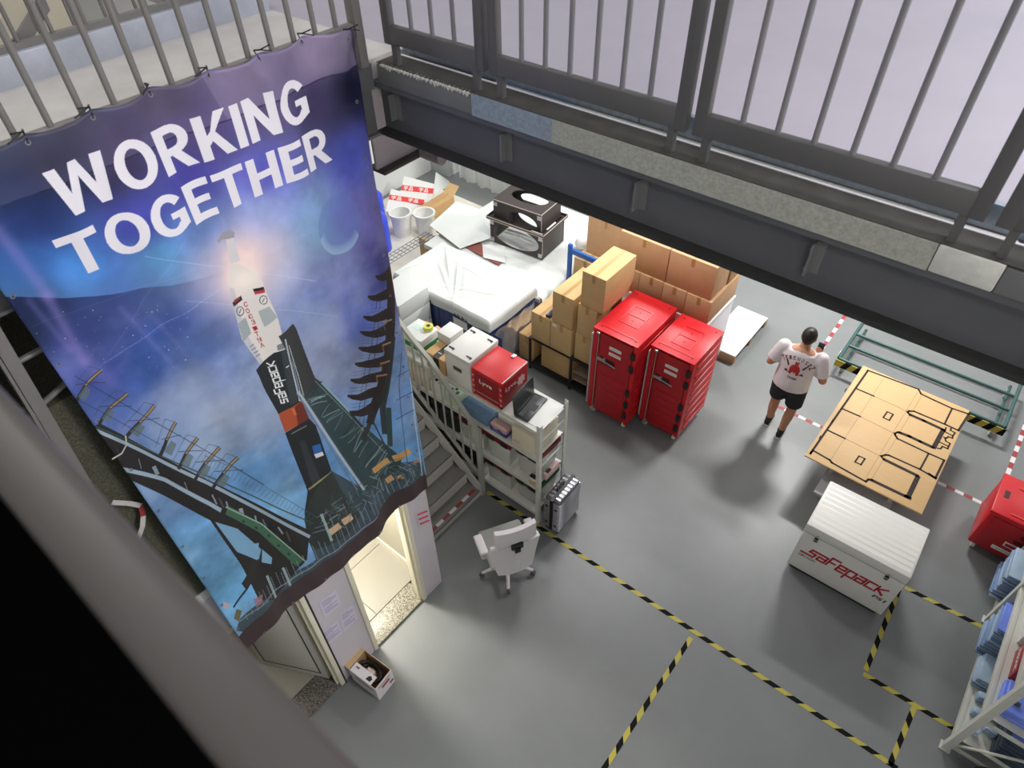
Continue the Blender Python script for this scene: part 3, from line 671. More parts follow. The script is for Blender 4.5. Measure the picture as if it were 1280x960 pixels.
# fabric print
bi = bpy.data.images.new('banner_print', IW, IH); px_ = np.ones((IH, IW, 4), np.float32); px_[..., :3] = img
bi.pixels.foreach_set(px_.ravel()); bi.update(); bi.pack()
m_ban = bpy.data.materials.new('banner_fabric'); m_ban.use_nodes = True; nt = m_ban.node_tree; b = nt.nodes['Principled BSDF']
b.inputs['Roughness'].default_value = .5; b.inputs['Specular IOR Level'].default_value = .35
ti = nt.nodes.new('ShaderNodeTexImage'); ti.image = bi; ti.extension = 'EXTEND'; nt.links.new(ti.outputs[0], b.inputs['Base Color'])
def edgeL(z):  # left edge y for a height
    return .345 if z < 5.05 else .345+.0*(z-5.05)
TIES = [.432, .681, .93, 1.18, 1.429, 1.678, 1.927, 2.165]
def bx(y, z):
    s = (y-.34)/1.86; v = (z-1.84)/3.72
    x = BX + .010*math.sin(7.5*y+1.5*z) + .008*math.sin(17*y-.6*z) + .0045*math.sin(31*y+.9*z) + .004*math.sin(9*y+6*z)
    x += .030*(1-v)**2*math.sin(5.6*y+.7) + .012*(1-v)**4*math.sin(13*y)
    if z > 5.42:   # slack swags between the ties
        k = (z-5.42)/.16; dn = min(abs(y-t_) for t_ in TIES)/.125; x += .035*k*math.sin(PI*min(1, dn)/2)*(1-k*.45)
    x += .02*math.exp(-((y-1.65-(5.5-z)*.55)/.05)**2)*max(0, min(1, (z-5.3)/.2))
    x += .018*math.exp(-((y-2.165+(5.5-z)*.28)/.035)**2)*max(0, min(1, (z-5.2)/.25))+.012*math.exp(-((y-2.165+(5.5-z)*.6)/.03)**2)*max(0, min(1, (z-5.25)/.25))
    return x
NY, NZ = 150, 230
verts, uvs = [], []
for j in range(NZ+1):
    v = j/NZ
    for i in range(NY+1):
        s = i/NY; ztop = 5.575-.02*math.sin(PI*min(1, min(abs(.345+1.86*s-t_) for t_ in TIES)/.125)/2)-(.03*max(0, s-.9)/.1)
        zb = 1.872-.028*s+.008*math.sin(s*15); z = zb+(ztop-zb)*v
        y = .35+s*(1.842 + .03*v)
        verts.append((bx(y, z), y, z)); uvs.append(((y-BY0)/(BY1-BY0), (z-BZ0)/(BZ1-BZ0)))
faces = [(j*(NY+1)+i, j*(NY+1)+i+1, (j+1)*(NY+1)+i+1, (j+1)*(NY+1)+i) for j in range(NZ) for i in range(NY)]
nv = len(verts)
verts += [(x-.0015, y, z) for x, y, z in verts]
faces += [tuple(k+nv for k in f[::-1]) for f in faces]
ring_ = [i for i in range(NY+1)]+[j*(NY+1)+NY for j in range(1, NZ+1)]+[NZ*(NY+1)+i for i in range(NY-1, -1, -1)]+[j*(NY+1) for j in range(NZ-1, 0, -1)]
faces += [(ring_[k], ring_[k]+nv, ring_[(k+1) % len(ring_)]+nv, ring_[(k+1) % len(ring_)]) for k in range(len(ring_))]
me = bpy.data.meshes.new('banner'); me.from_pydata(verts, [], faces); ul = me.uv_layers.new(name='UVMap')
uv2 = uvs+uvs; li = np.zeros(len(me.loops), np.int32); me.loops.foreach_get('vertex_index', li); ul.data.foreach_set('uv', np.array(uv2, np.float32)[li].ravel())
me.polygons.foreach_set('use_smooth', [True]*len(me.polygons)); me.materials.append(m_ban)
banner = bpy.data.objects.new('banner', me); COL.objects.link(banner)
tag(banner, 'tall blue banner with a rocket photo reading WORKING TOGETHER, hanging from the walkway railing', 'banner')
m_ring = M('eyelet_metal', (150, 150, 156), .4, .6)
gm = G(); 
gm.loft([[Vector((0, r*math.cos(2*PI*k/12), r*math.sin(2*PI*k/12))) + Vector((xx, 0, 0)) for k in range(12)] for r, xx in ((.006, .002), (.010, .002), (.010, -.002), (.006, -.002), (.006, .002))], None, False)
gme = gm.mesh('eyelet'); gme.materials.append(m_ring)
spots = [(t_, 5.545 if t_ < 2.1 else 5.51) for t_ in TIES]+[(.372, 5.03-.36*k) for k in range(9)]+[(2.172-.003*k, 5.2-.31*k) for k in range(11)]+[(.5+.28*k, 1.885-.004*k) for k in range(6)]
for y, z in spots:
    o = bpy.data.objects.new('eyelet', gme); COL.objects.link(o); o.parent = banner; o.location = (bx(y, z)+.002, y, z)
g0 = G(); g0.cyl((0, 0, 0), (-.02, .01, .035), .0035, n=6).cyl((-.02, .01, .035), (.012, -.005, .04), .0035, n=6).cyl((.012, -.005, .04), (.05, -.055, .06), .003, n=6).cyl((.012, -.005, .04), (.04, -.075, .03), .003, n=6)
tm = g0.mesh('cable_tie'); tm.materials.append(m_blk)
for t_ in TIES[1:]:
    o = bpy.data.objects.new('cable_tie', tm); COL.objects.link(o); o.parent = banner; o.location = (bx(t_, 5.55)+.006, t_, 5.55 if t_ < 2.1 else 5.515); o.rotation_euler = (0, 0, random.uniform(-.5, .5))
    o.scale = (1, 1 if t_ < 1.5 else -.6, 1)
# ================================================================== CARTONS
m_card = M('cardboard', (196, 158, 108), .75, var=.06, scale=5, stretch=(1, 1, 3))
m_card2 = M('cardboard_pale', (206, 172, 122), .75, var=.06, scale=5, stretch=(1, 1, 3))
m_card3 = M('cardboard_pink', (198, 158, 118), .75, var=.06, scale=5)
m_tape = M('parcel_tape', (182, 144, 92), .35)
m_lbl = M('label_white', (232, 230, 226), .5)
m_bprint = M('print_dark', (40, 38, 38), .6)
def carton(x0, x1, y0, y1, z0, z1, label, mat=None, group=None, tape='y', rz=0, name='cardboard_box', parts=True):
    w_, d_, h_ = x1-x0, y1-y0, z1-z0; cx, cy = (x0+x1)/2, (y0+y1)/2
    mat = mat or m_card
    g = G().box(-w_/2, w_/2, -d_/2, d_/2, 0, h_-.004, .006)
    if tape == 'y': g.box(-w_/2+.002, -.0015, -d_/2+.002, d_/2-.002, h_-.004, h_).box(.0015, w_/2-.002, -d_/2+.002, d_/2-.002, h_-.004, h_)
    else: g.box(-w_/2+.002, w_/2-.002, -d_/2+.002, -.0015, h_-.004, h_).box(-w_/2+.002, w_/2-.002, .0015, d_/2-.002, h_-.004, h_)
    o = obj(name, g, mat, None, (cx, cy, z0), rz); tag(o, label, 'box', group)
    if parts:
        g = G()
        if tape == 'y': g.box(-.024, .024, -d_/2-.0008, d_/2+.0008, h_, h_+.0008).box(-.024, .024, -d_/2-.0012, -d_/2, h_-.11, h_+.0008)
        else: g.box(-w_/2-.0008, w_/2+.0013, -.024, .024, h_, h_+.0008)
        obj('packing_tape', g, m_tape, o)
    return o
GA = 'brown cartons stacked on the black rack'
K = 5.47/5.3
def sx(x): return x*K
def sz(z): return 6.6-K*(6.6-z)
YF = 5.48
carton(-4.535, -4.265, YF+.08, YF+.58, .03, .46, 'brown carton leaning furthest left, beside the black rack post', m_card, GA)
carton(-4.10, -3.575, YF+.03, YF+.55, .125, .555, 'wide brown carton low inside the black rack, under the stacked ones', m_card, GA, 'x')
o = carton(-4.255, -3.945, YF+.0, YF+.62, .575, 1.03, 'brown carton on the rack with a dark blue bar lying on top', m_card2, GA)
cC = o
o = carton(-3.935, -3.60, YF+.0, YF+.6, .575, 1.03, 'brown carton with a white label below the tallest left stack', m_card2, GA)
obj('label', G().box(-.14, -.07, -.3018, -.3004, .39, .43), m_lbl, o)
carton(-3.925, -3.605, YF+.01, YF+.66, 1.034, 1.51, 'tall brown carton on top of the labelled carton, left of the red crates', m_card2, GA)
carton(-3.565, -3.285, YF+.03, YF+.62, .575, 1.01, 'brown carton on the rack tucked beside the red crate, lowest of three', m_card2, GA)
carton(-3.545, -3.265, YF+.02, YF+.6, 1.014, 1.49, 'middle brown carton between the low one and the pale top box', m_card2, GA)
carton(-3.515, -3.185, YF+.02, YF+.68, 1.495, 1.985, 'pale brown carton standing highest, beside the left red crate', m_card2, GA)
o = tag(obj('dark_bar', G().box(-.035, .035, -.22, .22, 0, .045, .004), M('navy_case', (38, 42, 62), .3), None, (-4.0, YF+.24, 1.031)), 'slim dark blue bar lying on a brown carton', 'bar')
obj('edge_strip', G().box(-.036, -.031, -.215, .215, .012, .047), M('pale_strip', (205, 205, 215), .4), o)
# black rack that carries them
t = thing('storage_rack', 'low black metal rack under the stacked brown cartons', 'rack', (-4.28, YF-.01, 0))
m_rk = M('black_rack', (26, 26, 27), .5)
for x in (0, .69, .98):
    for y in (0, .62): obj('upright', G().box(x, x+.03, y-.012 if y else -.012, y+.012, 0, .565), m_rk, t)
for a in ((.03, .69, -.012, .012), (.72, .98, -.012, .012), (.03, .69, .608, .632)): obj('bottom_rail', G().box(*a, .06, .1), m_rk, t)
obj('shelf_panel', G().box(.03, .98, .013, .607, .1, .118), m_rk, t)
obj('top_rail', G().box(-.01, 1.02, -.012, .012, .566, .572).box(-.01, 1.02, .608, .632, .566, .572).box(-.01, 1.02, .012, .608, .568, .572), m_rk, t)
for a in ((.33, .35), (.2, .215)): obj('side_shelf', G().box(.725, .978, .02, .6, *a), M('rack_board', (150, 130, 110), .6), t)

# big cartons stacked behind the red crates, on a white crate
t = thing('wooden_crate', 'white painted crate below the big cartons, beside the red crates', 'crate', (-2.95, 6.9, 0))
m_wc = M('white_board', (232, 230, 234), .55, var=.02)
obj('body', G().box(-.68, .69, -.38, .38, .1, 1.09, .006), m_wc, t)
obj('lid', G().box(-.70, .70, -.395, .40, 1.092, 1.138, .004), m_wc, t)
obj('grip_slot', G().box(.6905, .694, -.02, .12, .66, .70), m_blk, t)
for x in (-.55, 0, .55): obj('skid', G().box(x-.05, x+.05, -.38, .38, 0, .1), M('pine', (196, 168, 128), .7, var=.1), t)
GB = 'big cartons on the white crate'
zB = 1.14
for i, (x0, x1, lb) in enumerate(((-3.56, -3.285, 'brown carton half hidden, leftmost in the lower row on the white crate'), (-3.28, -2.945, 'brown carton second from left in the lower row on the white crate'), (-2.94, -2.615, 'brown carton third from left in the lower row on the white crate'), (-2.61, -2.27, 'brown carton at the right end of the lower row on the white crate'))):
    carton(x0, x1, 6.51, 7.05 if i < 3 else 7.29, zB, zB+.345, lb, m_card3, GB)
zB2 = zB+.349
carton(-3.645, -2.94, 6.53, 7.0, zB2, zB2+.48, 'large brown carton in the upper row, second stack from left', m_card3, GB)
carton(-2.93, -2.305, 6.53, 6.96, zB2, zB2+.48, 'large brown carton at the right end of the upper row', m_card3, GB)
carton(-2.93, -2.29, 6.985, 7.42, zB2, zB2+.46, 'brown carton behind the right upper one, split by a dark gap', m_card3, GB)
carton(-4.6, -3.99, 7.25, 7.8, .0, 1.5, 'tall brown carton at the far back, left of the upper row', m_card3, GB)
carton(-4.64, -4.24, 7.0, 7.23, 0, .9, 'brown carton standing behind the blue post', m_card2, GB)
carton(-4.23, -3.98, 6.91, 7.22, 0, 1.02, 'small pale carton between the blue frame and the big cartons', m_card2, GB)
# blue frame
t = thing('blue_frame', 'bright blue steel frame post with a crossbar in front of cartons', 'frame', (-4.62, 6.86, 0))
m_bl = M('blue_steel', (44, 98, 176), .4)
obj('post', G().box(-.03, .03, -.025, .025, 0, 1.2, .004).box(-.027, .027, -.022, .022, 1.2, 1.205), m_bl, t)
obj('crossbar', G().box(.03, .66, -.02, .02, 1.06, 1.14, .004), m_bl, t)
obj('post', G().box(.66, .72, -.025, .025, 0, 1.2, .004), m_bl, t)

# ================================================================== RED CRATES
m_red = M('red_plastic', (205, 26, 36), .38, var=.03, scale=14, bump=.03, bscale=90)
m_red2 = M('red_door', (176, 20, 30), .4, var=.03, scale=10)
m_gry = M('grey_strip', (186, 182, 180), .45)
m_chr = M('zinc_metal', (190, 188, 184), .32, .75)
m_cast = M('caster', (222, 214, 200), .5)
def redcrate(x0, x1, y0, y1, z0, z1, label):
    w_, d_, h_ = x1-x0, y1-y0, z1-z0
    t = thing('transport_container', label, 'container', ((x0+x1)/2, (y0+y1)/2, 0), 0, 'tall red containers on casters')
    a, b = -w_/2, w_/2; f, k = -d_/2, d_/2
    g = G().box(a, b, f+.03, k, z0, z1-.02, .018)
    n = 8
    for i in range(n):   # moulded ribs on the flanks
        zz = z0+.1+(h_-.24)*i/(n-1)
        g.box(b-.004, b+.012, f+.1, k-.05, zz-.022, zz+.022, .008); g.box(a-.012, a+.004, f+.1, k-.05, zz-.022, zz+.022, .008)
    g.box(a, a+.06, f, f+.05, z0, z1-.02, .006); g.box(b-.05, b, f, f+.05, z0, z1-.02, .006)
    obj('body', g, m_red, t)
    g = G().box(a-.004, b+.004, f-.012, k+.004, z1-.021, z1, .01)
    cw = w_*.2
    g.box(a+.05, b-.05, f+.08, f+.10, z1, z1+.006).box(-cw, cw, -.19, -.175, z1, z1+.006).box(-cw, cw, -.01, .005, z1, z1+.006).box(-cw, cw, .17, .185, z1, z1+.006).box(-cw-.015, -cw, -.19, .185, z1, z1+.006).box(cw, cw+.015, -.19, .185, z1, z1+.006)
    obj('top_panel', g, m_red, t)
    g = G()
    for x, y in ((a+.07, f+.06), (b-.07, f+.06), (a+.07, k-.07), (b-.07, k-.07), (0, -.09), (0, .09)): g.cyl((x, y, z1+.0005), (x, y, z1+.003), .011, n=8)
    obj('drain_plug', g, M('dark_red', (70, 12, 16), .5), t)
    g = G().box(a+.105, b-.055, f-.006, f+.029, z0+.02, z1-.045, .006)
    g.box(a+.14, b-.09, f-.012, f-.006, z0+.06, z0+h_*.52, .003)
    for i in range(6): zz = z0+.1+(h_*.42)*i/5; g.box(a+.17, b-.12, f-.018, f-.011, zz-.012, zz+.012, .004)
    door = obj('door', g, m_red2, t)
    for zz in (z1-.22, z1-.31): 
        lp = obj('label_plate', G().box(-.06+.0, .105, f-.011, f-.0065, zz, zz+.045), m_lbl, door)
        decal('print', RECT(.12, .008), (-.04, f-.0112, zz+.018), (1, 0, 0), (0, 0, 1), m_gry, lp, .0006)
    obj('lock_recess', G().box(a+.12, .03, f-.0085, f-.0065, z1-.5, z1-.395), M('dark_red', (70, 12, 16), .5), door)
    obj('latch', G().box(a+.10, a+.2, f-.03, f-.009, z1-.45, z1-.41, .004).box(a+.19, a+.215, f-.045, f-.009, z1-.44, z1-.385, .003).cyl((a+.215, f-.03, z1-.435), (a+.36, f-.03, z1-.455), .009), m_chr, door)
    obj('lock_rod', G().cyl((a+.085, f-.012, z0+.02), (a+.085, f-.012, z1-.03), .007, n=8).box(a+.065, a+.105, f-.03, f-.002, z1-.06, z1-.03, .004).box(a+.06, a+.11, f-.03, f-.002, z0, z0+.03, .004), m_chr, t)
    obj('corner_strip', G().box(a-.022, a-.002, f-.004, f+.05, z0+.06, z1-.11, .003), m_gry, t)
    for i in range(6):
        zz = z1-.17-(h_-.34)*i/5
        if i == 2: continue
        obj('hinge', G().box(b-.072, b-.014, f-.024, f-.007, zz-.055, zz+.055, .01), m_blk, t)
    for i, (x, y) in enumerate(((a+.07, f+.08), (b-.07, f+.08), (a+.07, k-.08), (b-.07, k-.08))):
        c = obj('caster', G().cyl((x-.018, y, .045), (x+.018, y, .045), .045, n=16).box(x-.03, x+.03, y-.03, y+.03, .085, z0+.002), m_cast, t)
    return t
redcrate(-3.16, -2.555, 5.28, 6.19, .12, 1.47, 'tall red container with grey latch, left of the pair')
redcrate(-2.50, -1.94, 5.50, 6.22, .12, 1.40, 'shorter red container with dotted top, right of the pair')

# red crate cut by the right edge of the picture
t = thing('transport_container', 'small red container with white label plates at the right edge of the picture', 'container', (1.62, 6.50, 0), 0)
g = G().box(-.36, .36, -.31, .29, .11, .64, .02)
obj('body', g, m_red, t)
g = G().box(-.37, .37, -.32, .30, .642, .69, .012).box(-.2, .26, -.26, -.24, .69, .698).box(-.2, .26, .15, .17, .69, .698)
obj('lid', g, m_red, t)
obj('grip_hole', G().box(-.31, -.26, -.06, .05, .6905, .693).cyl((.02, -.3225, .52), (.02, -.326, .52), .035, n=16).box(-.04, .06, -.326, -.3225, .4, .44), M('dark_red', (70, 12, 16), .5), t)
obj('front_panel', G().box(-.31, .31, -.322, -.3105, .14, .62, .004), m_red2, t)
p = obj('label_plate', G().box(-.09, .06, -.327, -.3225, .30, .37), m_lbl, t); obj('plate_window', G().box(-.075, .045, -.329, -.3272, .315, .355), m_red2, p)
p = obj('label_plate', G().box(-.16, .1, -.327, -.3225, .2, .25), m_lbl, t); decal('print', RECT(.2, .012), (-.13, -.3275, .22), (1, 0, 0), (0, 0, 1), m_gry, p, .0006)
for x, y in ((-.28, -.24), (.28, -.24), (-.28, .22), (.28, .22)): obj('caster', G().cyl((x-.016, y, .042), (x+.016, y, .042), .042, n=14).box(x-.03, x+.03, y-.03, y+.03, .078, .1095), m_cast, t)

# ================================================================== WHITE SAFEPACK CASE
CX0, CX1, CY0, CY1, CZ = -.165, .82, 4.735, 5.40, .83
t = thing('transport_case', 'white case lettered safepack in red, standing on the open floor', 'case', ((CX0+CX1)/2, (CY0+CY1)/2, 0), math.radians(1.2))
m_pp = M('white_plastic', (224, 222, 216), .42, var=.015, scale=3)
hw, hd = (CX1-CX0)/2, (CY1-CY0)/2
obj('body', G().box(-hw, hw, -hd, hd, .075, .695, .012), m_pp, t)
g = G().box(-hw-.003, hw+.003, -hd-.003, hd+.003, .702, CZ, .012)
lid = obj('lid', g, m_pp, t)
g = G()
for i in range(9): yy = -hd+.05+i*.07; g.box(-hw+.02, hw-.02, yy, yy+.045, CZ-.001, CZ+.0005)
obj('lid_rib', g, m_pp, lid, smooth=False)
obj('seal_strip', G().box(-hw+.001, hw-.001, -hd+.001, hd-.001, .695, .702), M('seal_grey', (170, 166, 166), .5), t)
obj('base_skid', G().box(-hw+.03, hw-.05, -hd+.04, hd-.04, 0, .075), m_blk, t)
for x in (-hw+.14, hw-.16):
    l = obj('latch', G().box(x-.018, x+.018, -hd-.014, -hd-.0035, .64, .70, .003), m_blk, t)
    obj('catch', G().box(x-.012, x+.012, -hd-.014, -hd-.0042, .712, .735, .003).cyl((x-.02, -hd-.012, .672), (x+.02, -hd-.012, .672), .006, n=8), m_chr, l)
m_lred = M('logo_red', (190, 30, 42), .45)
base = Vector((-hw, -hd, 0))
V1, F1 = tech2d('Safepack', .27, .34, .95, .3)
xs = [v[0] for v in V1]; x0 = min(xs); sc_ = .86/(max(xs)-x0)
decal('logo', ([((x-x0)*sc_*1.0, y*sc_*1.45) for x, y in V1], F1), (-hw+.055, -hd, .385), (1, 0, 0), (0, 0, 1), m_lred, t, .0012)
V, F = txt2d('GBCAGO', .02); V = fit(V, .17, .034)
decal('lettering', (V, F), (-hw+.06, -hd, .315), (1, 0, 0), (0, 0, 1), m_bprint, t, .0012)
V, F = txt2d('PS1', .03); V = fit(V, .12, .05, .3)
decal('lettering', (V, F), (hw-.17, -hd, .285), (1, 0, 0), (0, 0, 1), m_bprint, t, .0012)

# ================================================================== PLYWOOD BOARD ON A GREY TROLLEY
m_ply = M('plywood', (208, 172, 122), .6, var=.05, scale=7, stretch=(1, 9, 1))
m_cut = M('burnt_slot', (44, 30, 24), .8)
PZ = .56
P00 = at(1006, 569, PZ); P10 = at(1152.5, 642.5, PZ); P11 = at(1216, 512.5, PZ); P01 = at(1084, 459, PZ)
PO = P00; PU = Vector((P10.x-P00.x, P10.y-P00.y, 0)); PVv = Vector((P01.x-P00.x, P01.y-P00.y, 0)); 
PW, PH = PU.length, PVv.length; PU.normalize(); PVv = Vector((-PU.y, PU.x, 0)); ang = math.atan2(PU.y, PU.x)
t = thing('plywood_board', 'laser-cut plywood board with dark slots, lying flat above the floor tape', 'board', (PO.x, PO.y, PZ-.018), ang)
obj('sheet', G().box(0, PW, 0, PH, 0, .018, .001), m_ply, t)
def bl(u, v):
    p = at(u, v, PZ)-PO; return (p.dot(PU), p.dot(PVv))
g = G(); g2 = G()
def slot(pts, wd, gg=None):
    P = [bl(*q) for q in pts]; gg = gg or g
    for (ax, ay), (bx_, by_) in zip(P, P[1:]):
        d = math.hypot(bx_-ax, by_-ay); ux, uy = (bx_-ax)/d*wd/2, (by_-ay)/d*wd/2
        gg.prism([(ax-ux-uy, ay-uy+ux, .0182), (ax-ux+uy, ay-uy-ux, .0182), (bx_+ux+uy, by_+uy-ux, .0182), (bx_+ux-uy, by_+uy+ux, .0182)], (0, 0, .0012))
slot([(1013,567),(1085,463),(1148,486.5),(1151.5,492.5),(1167,500),(1190,510.5),(1211,517.6),(1198,538.2),(1182.4,530.9),(1150,517.3),(1142.8,514.2),(1136.6,513.8),(1134.5,515.3),(1137.6,519.2)], .025)
slot([(1071,486),(1092,495)], .024); slot([(1053,511),(1075,520.5)], .024); slot([(1035,538),(1056,548)], .024)
slot([(1013,567),(1016,563),(1037,575),(1040,578.5),(1082,602),(1085.7,599.4),(1090.4,600)], .025)
slot([(1190,511),(1181,529.4)], .02)
slot([(1119,544),(1118.6,541.8),(1122,540.4),(1125.7,540.9)], .024); slot([(1119,544),(1122,548.4),(1160.8,566.8),(1180.2,575.3),(1169.8,596.6)], .024)
slot([(1101.3,570.1),(1107.4,568.7),(1111.2,569.2),(1150,586.7),(1168.8,597.5)], .024); slot([(1101.3,570.1),(1104.6,574.2)], .024); slot([(1160.8,566.8),(1150.4,586.2)], .02)
slot([(1162,593),(1169,597.5)], .036)
for pts in ([(1138.5,518.8),(1155,526),(1178.7,537)], [(1125,541),(1136.6,545.4),(1150,551.8),(1165.4,559)], [(1106,574.8),(1146.2,594.4)], [(1090.4,600.6),(1133,621)]): slot(pts, .042)
for c in ((1110.3, 520.1), (1075, 575.5)):
    slot([(c[0]-1.1, c[1]-5.4), (c[0]+6.2, c[1]-2.1), (c[0]+1.2, c[1]+5.4), (c[0]-6.3, c[1]+1.9), (c[0]-1.1, c[1]-5.4)], .018)
slot([(1182.4,534.6),(1181,539.7),(1191,544.9),(1193.8,541),(1188,538),(1189,535.3)], .018); slot([(1191,545),(1190.5,547.8),(1185.3,546),(1183,547.8),(1180,546.6)], .018)
slot([(1181,547),(1182.4,551.5),(1187.5,554.4),(1184.6,561),(1178,558),(1175.7,561),(1172,560.3)], .018); slot([(1175,553),(1185.3,558)], .018)
for p, q in (((1178.7,538.2),(1167.6,558.8)), ((1147,596.6),(1135.8,620.2))): slot([p, q], .05)
slot([(1133,620.6),(1136.5,622.5)], .045)
for q in ((1058,486),(1041,525),(1026,545)): slot([q, (q[0]-1.8, q[1]+3.2)], .014)
obj('cut_slot', g, m_cut, t)
for pts in ([(1092,495),(1136,515)], [(1075,520.5),(1120,543)], [(1056,548),(1102,571)]): slot(pts, .006, g2)
for pts in ([(1104,474),(1037,577)], [(1147,490),(1083,596)], [(1152,495),(1090,598)]): slot(pts, .005, g2)
obj('fold_line', g2, M('score_line', (168, 132, 88), .6), t)
t = thing('platform_trolley', 'low light-grey trolley carrying the plywood board', 'trolley', (.12, 6.63, 0), ang)
m_tro = M('trolley_grey', (158, 156, 158), .5)
obj('deck', G().box(-.40, .34, -1.05, .9, .30, .34, .004), m_tro, t)
obj('rail_frame', G().box(-.38, -.34, -.68, .88, .34, .541), m_tro, t)
obj('rail_frame', G().box(.28, .32, -.68, .88, .34, .541), m_tro, t)
for x in (-.33, .27):
    for y in (-.5, .78): obj('caster', G().cyl((x-.02, y, .06), (x+.02, y, .06), .06, n=14).box(x-.03, x+.03, y-.03, y+.03, .115, .3), m_blk, t)

# green frame trolley
m_grn = M('green_tube', (58, 92, 88), .4, .2)
def cz(u, v): return at(u, v, .24)
A_, B_, C_, D_ = cz(1045, 449), cz(1258, 538), cz(1292, 478), cz(1079, 404)
t = thing('frame_trolley', 'long open green tube trolley with hazard stripes, behind the plywood board', 'trolley', (A_.x, A_.y, 0), math.atan2(B_.y-A_.y, B_.x-A_.x))
LX, LY = (B_-A_).length, 1.04
for y in (.03, LY*.36, LY*.66, LY-.03): obj('long_tube', G().cyl((.03, y, .25), (LX-.03, y, .25), .021), m_grn, t)
for x in (.03, LX-.03): obj('end_tube', G().cyl((x, .03, .25), (x, LY-.03, .25), .024), m_grn, t)
for x in (.11, LX-.11): obj('lower_tube', G().cyl((x, .03, .14), (x, LY-.03, .14), .02), m_grn, t)
g = G(); n = 26
for i in range(n):
    x = LX*i/n; g.prism([(x, -.012, .14), (x+LX/n, -.012, .14), (min(LX, x+LX/n+.05) if i < n-1 else LX, -.012, .25), (min(LX, x+.05) if i else 0, -.012, .25)], (0, .01, 0), (m_ty, m_tk)[i % 2])
obj('hazard_board', g, None, t)
for x in (.11, LX-.11):
    for y in (.1, LY-.1): obj('caster', G().cyl((x-.016, y, .055), (x+.016, y, .055), .055, n=14).box(x-.022, x+.022, y-.03, y+.03, .1, .125), m_gry, t)
obj('white_plate', G().box(-.006, -.002, .05, .2, .2, .27), m_lbl, t)

# white topped pallet
q = [at(923, 384, .15), at(956, 399, .15), at(917, 446, .15)]
t = thing('pallet', 'wooden pallet with a clean white sheet on top, behind the red containers', 'pallet', (-2.28, 7.9, 0), 0)
m_pw = M('pallet_wood', (190, 158, 116), .7, var=.12, scale=6)
obj('white_sheet', G().box(-.24, .24, -.585, .5, .13, .152, .002), M('white_sheet', (236, 236, 236), .5, var=.02), t)
for y in (-.55, -.03, .48): obj('runner', G().box(-.24, .24, y-.035, y+.045, 0, .129), m_pw, t)
# ================================================================== MAIN STAIR
m_st = M('stair_grey', (126, 125, 122), .55, var=.06, scale=5); m_riser = M('riser_grey', (206, 204, 198), .55, var=.04)
t = thing('staircase', 'grey steel staircase climbing left behind the banner, with red and white edge tape', 'stairs', (-3.37, 2.86, 0))
RS, GO = .185, .205
NS = 14
for i in range(NS):
    x1 = -GO*i; z1 = RS*(i+1)-.09
    obj('step', G().box(x1-GO-.02, x1, -.56, .5, z1-.03, z1), m_st, t)
    obj('riser', G().box(x1-.012, x1+.006, -.56, .5, max(.001, z1-RS+.0), z1-.031) if i else G().box(x1-.012, x1+.006, -.56, .5, .001, z1-.031), m_riser, t)
g = G()
for k in range(9): g.prism([(-.075, -.5+.108*k, RS-.0895), (-.035, -.5+.108*k, RS-.0895), (-.035, -.5+.108*(k+1), RS-.0895), (-.075, -.5+.108*(k+1), RS-.0895)], (0, 0, .0015), (m_fr, m_fw)[k % 2])
obj('edge_tape', g, None, t, smooth=False)
sl = RS/GO; xe = -GO*NS
obj('stringer', G().prism([(.02, .502, 0), (.02, .502, .2), (xe, .502, .2-xe*sl), (xe, .502, -.12-xe*sl)], (0, .012, 0)), m_riser, t)
obj('stringer', G().prism([(.0, -.575, 0), (.0, -.575, .15), (xe, -.575, .15-xe*sl), (xe, -.575, -.12-xe*sl)], (0, .012, 0)), m_riser, t)
m_sr = M('stair_rail_grey', (172, 174, 166), .45)
obj('newel_post', G().box(-.02, .035, .517, .572, 0, 1.16, .004), m_sr, t)
HP = [(.01, 1.10), (-.6, 1.10+.6*1.13), (-.86, 1.10+.6*1.13+.26*.74), (-2.6, 1.10+.6*1.13+.26*.74+1.74*.9)]
hr = obj('handrail', G().prism([(x, .52, z) for x, z in HP]+[(x, .52, z+.05) for x, z in HP[::-1]], (0, .045, 0)), m_sr, t)
obj('lower_rail', G().prism([(.0, .525, .30), (.0, .525, .34), (-2.6, .525, .34+2.6*sl), (-2.6, .525, .30+2.6*sl)], (0, .035, 0)), m_sr, t)
for i in range(17):
    x = -.12-.125*i; top = float(np.interp(-x, [-q[0] for q in HP], [q[1] for q in HP]))
    obj('baluster', G().cyl((x, .542, .33-x*sl), (x, .542, top+.01), .0115, n=8), m_sr, t)

# ================================================================== WHITE SHELVING UNIT
SX0, SX1, SY0, SY1 = -4.62, -2.58, 3.475, 3.95
t = thing('shelving_unit', 'white metal shelving unit beside the stair railing', 'shelf', (SX0, SY0, 0))
m_sh = M('shelf_white', (212, 212, 204), .45, var=.02); SW, SD = SX1-SX0, SY1-SY0
for x in (0, SW-.045):
    for y in (0, SD-.045):
        ya = y if y == 0 else y+.041; xa = x if x == 0 else x+.041
        o = obj('upright', G().box(x, x+.045, ya, ya+.004, 0, 1.67).box(xa, xa+.004, .0041 if y == 0 else y, .045 if y == 0 else y+.0409, 0, 1.67), m_sh, t)
BZ = (.19, .66, 1.15, 1.57)
for z in BZ:
    obj('shelf_board', G().box(.046, SW-.046, .005, SD-.005, z-.012, z).box(.046, SW-.046, .005, .012, z-.05, z-.012).box(.046, SW-.046, SD-.012, SD-.005, z-.05, z-.012), m_sh, t)
obj('side_brace', G().prism([(SW-.003, .05, .3), (SW-.003, .08, .3), (SW-.003, SD-.05, .62), (SW-.003, SD-.08, .62)], (.003, 0, 0)), m_sh, t)
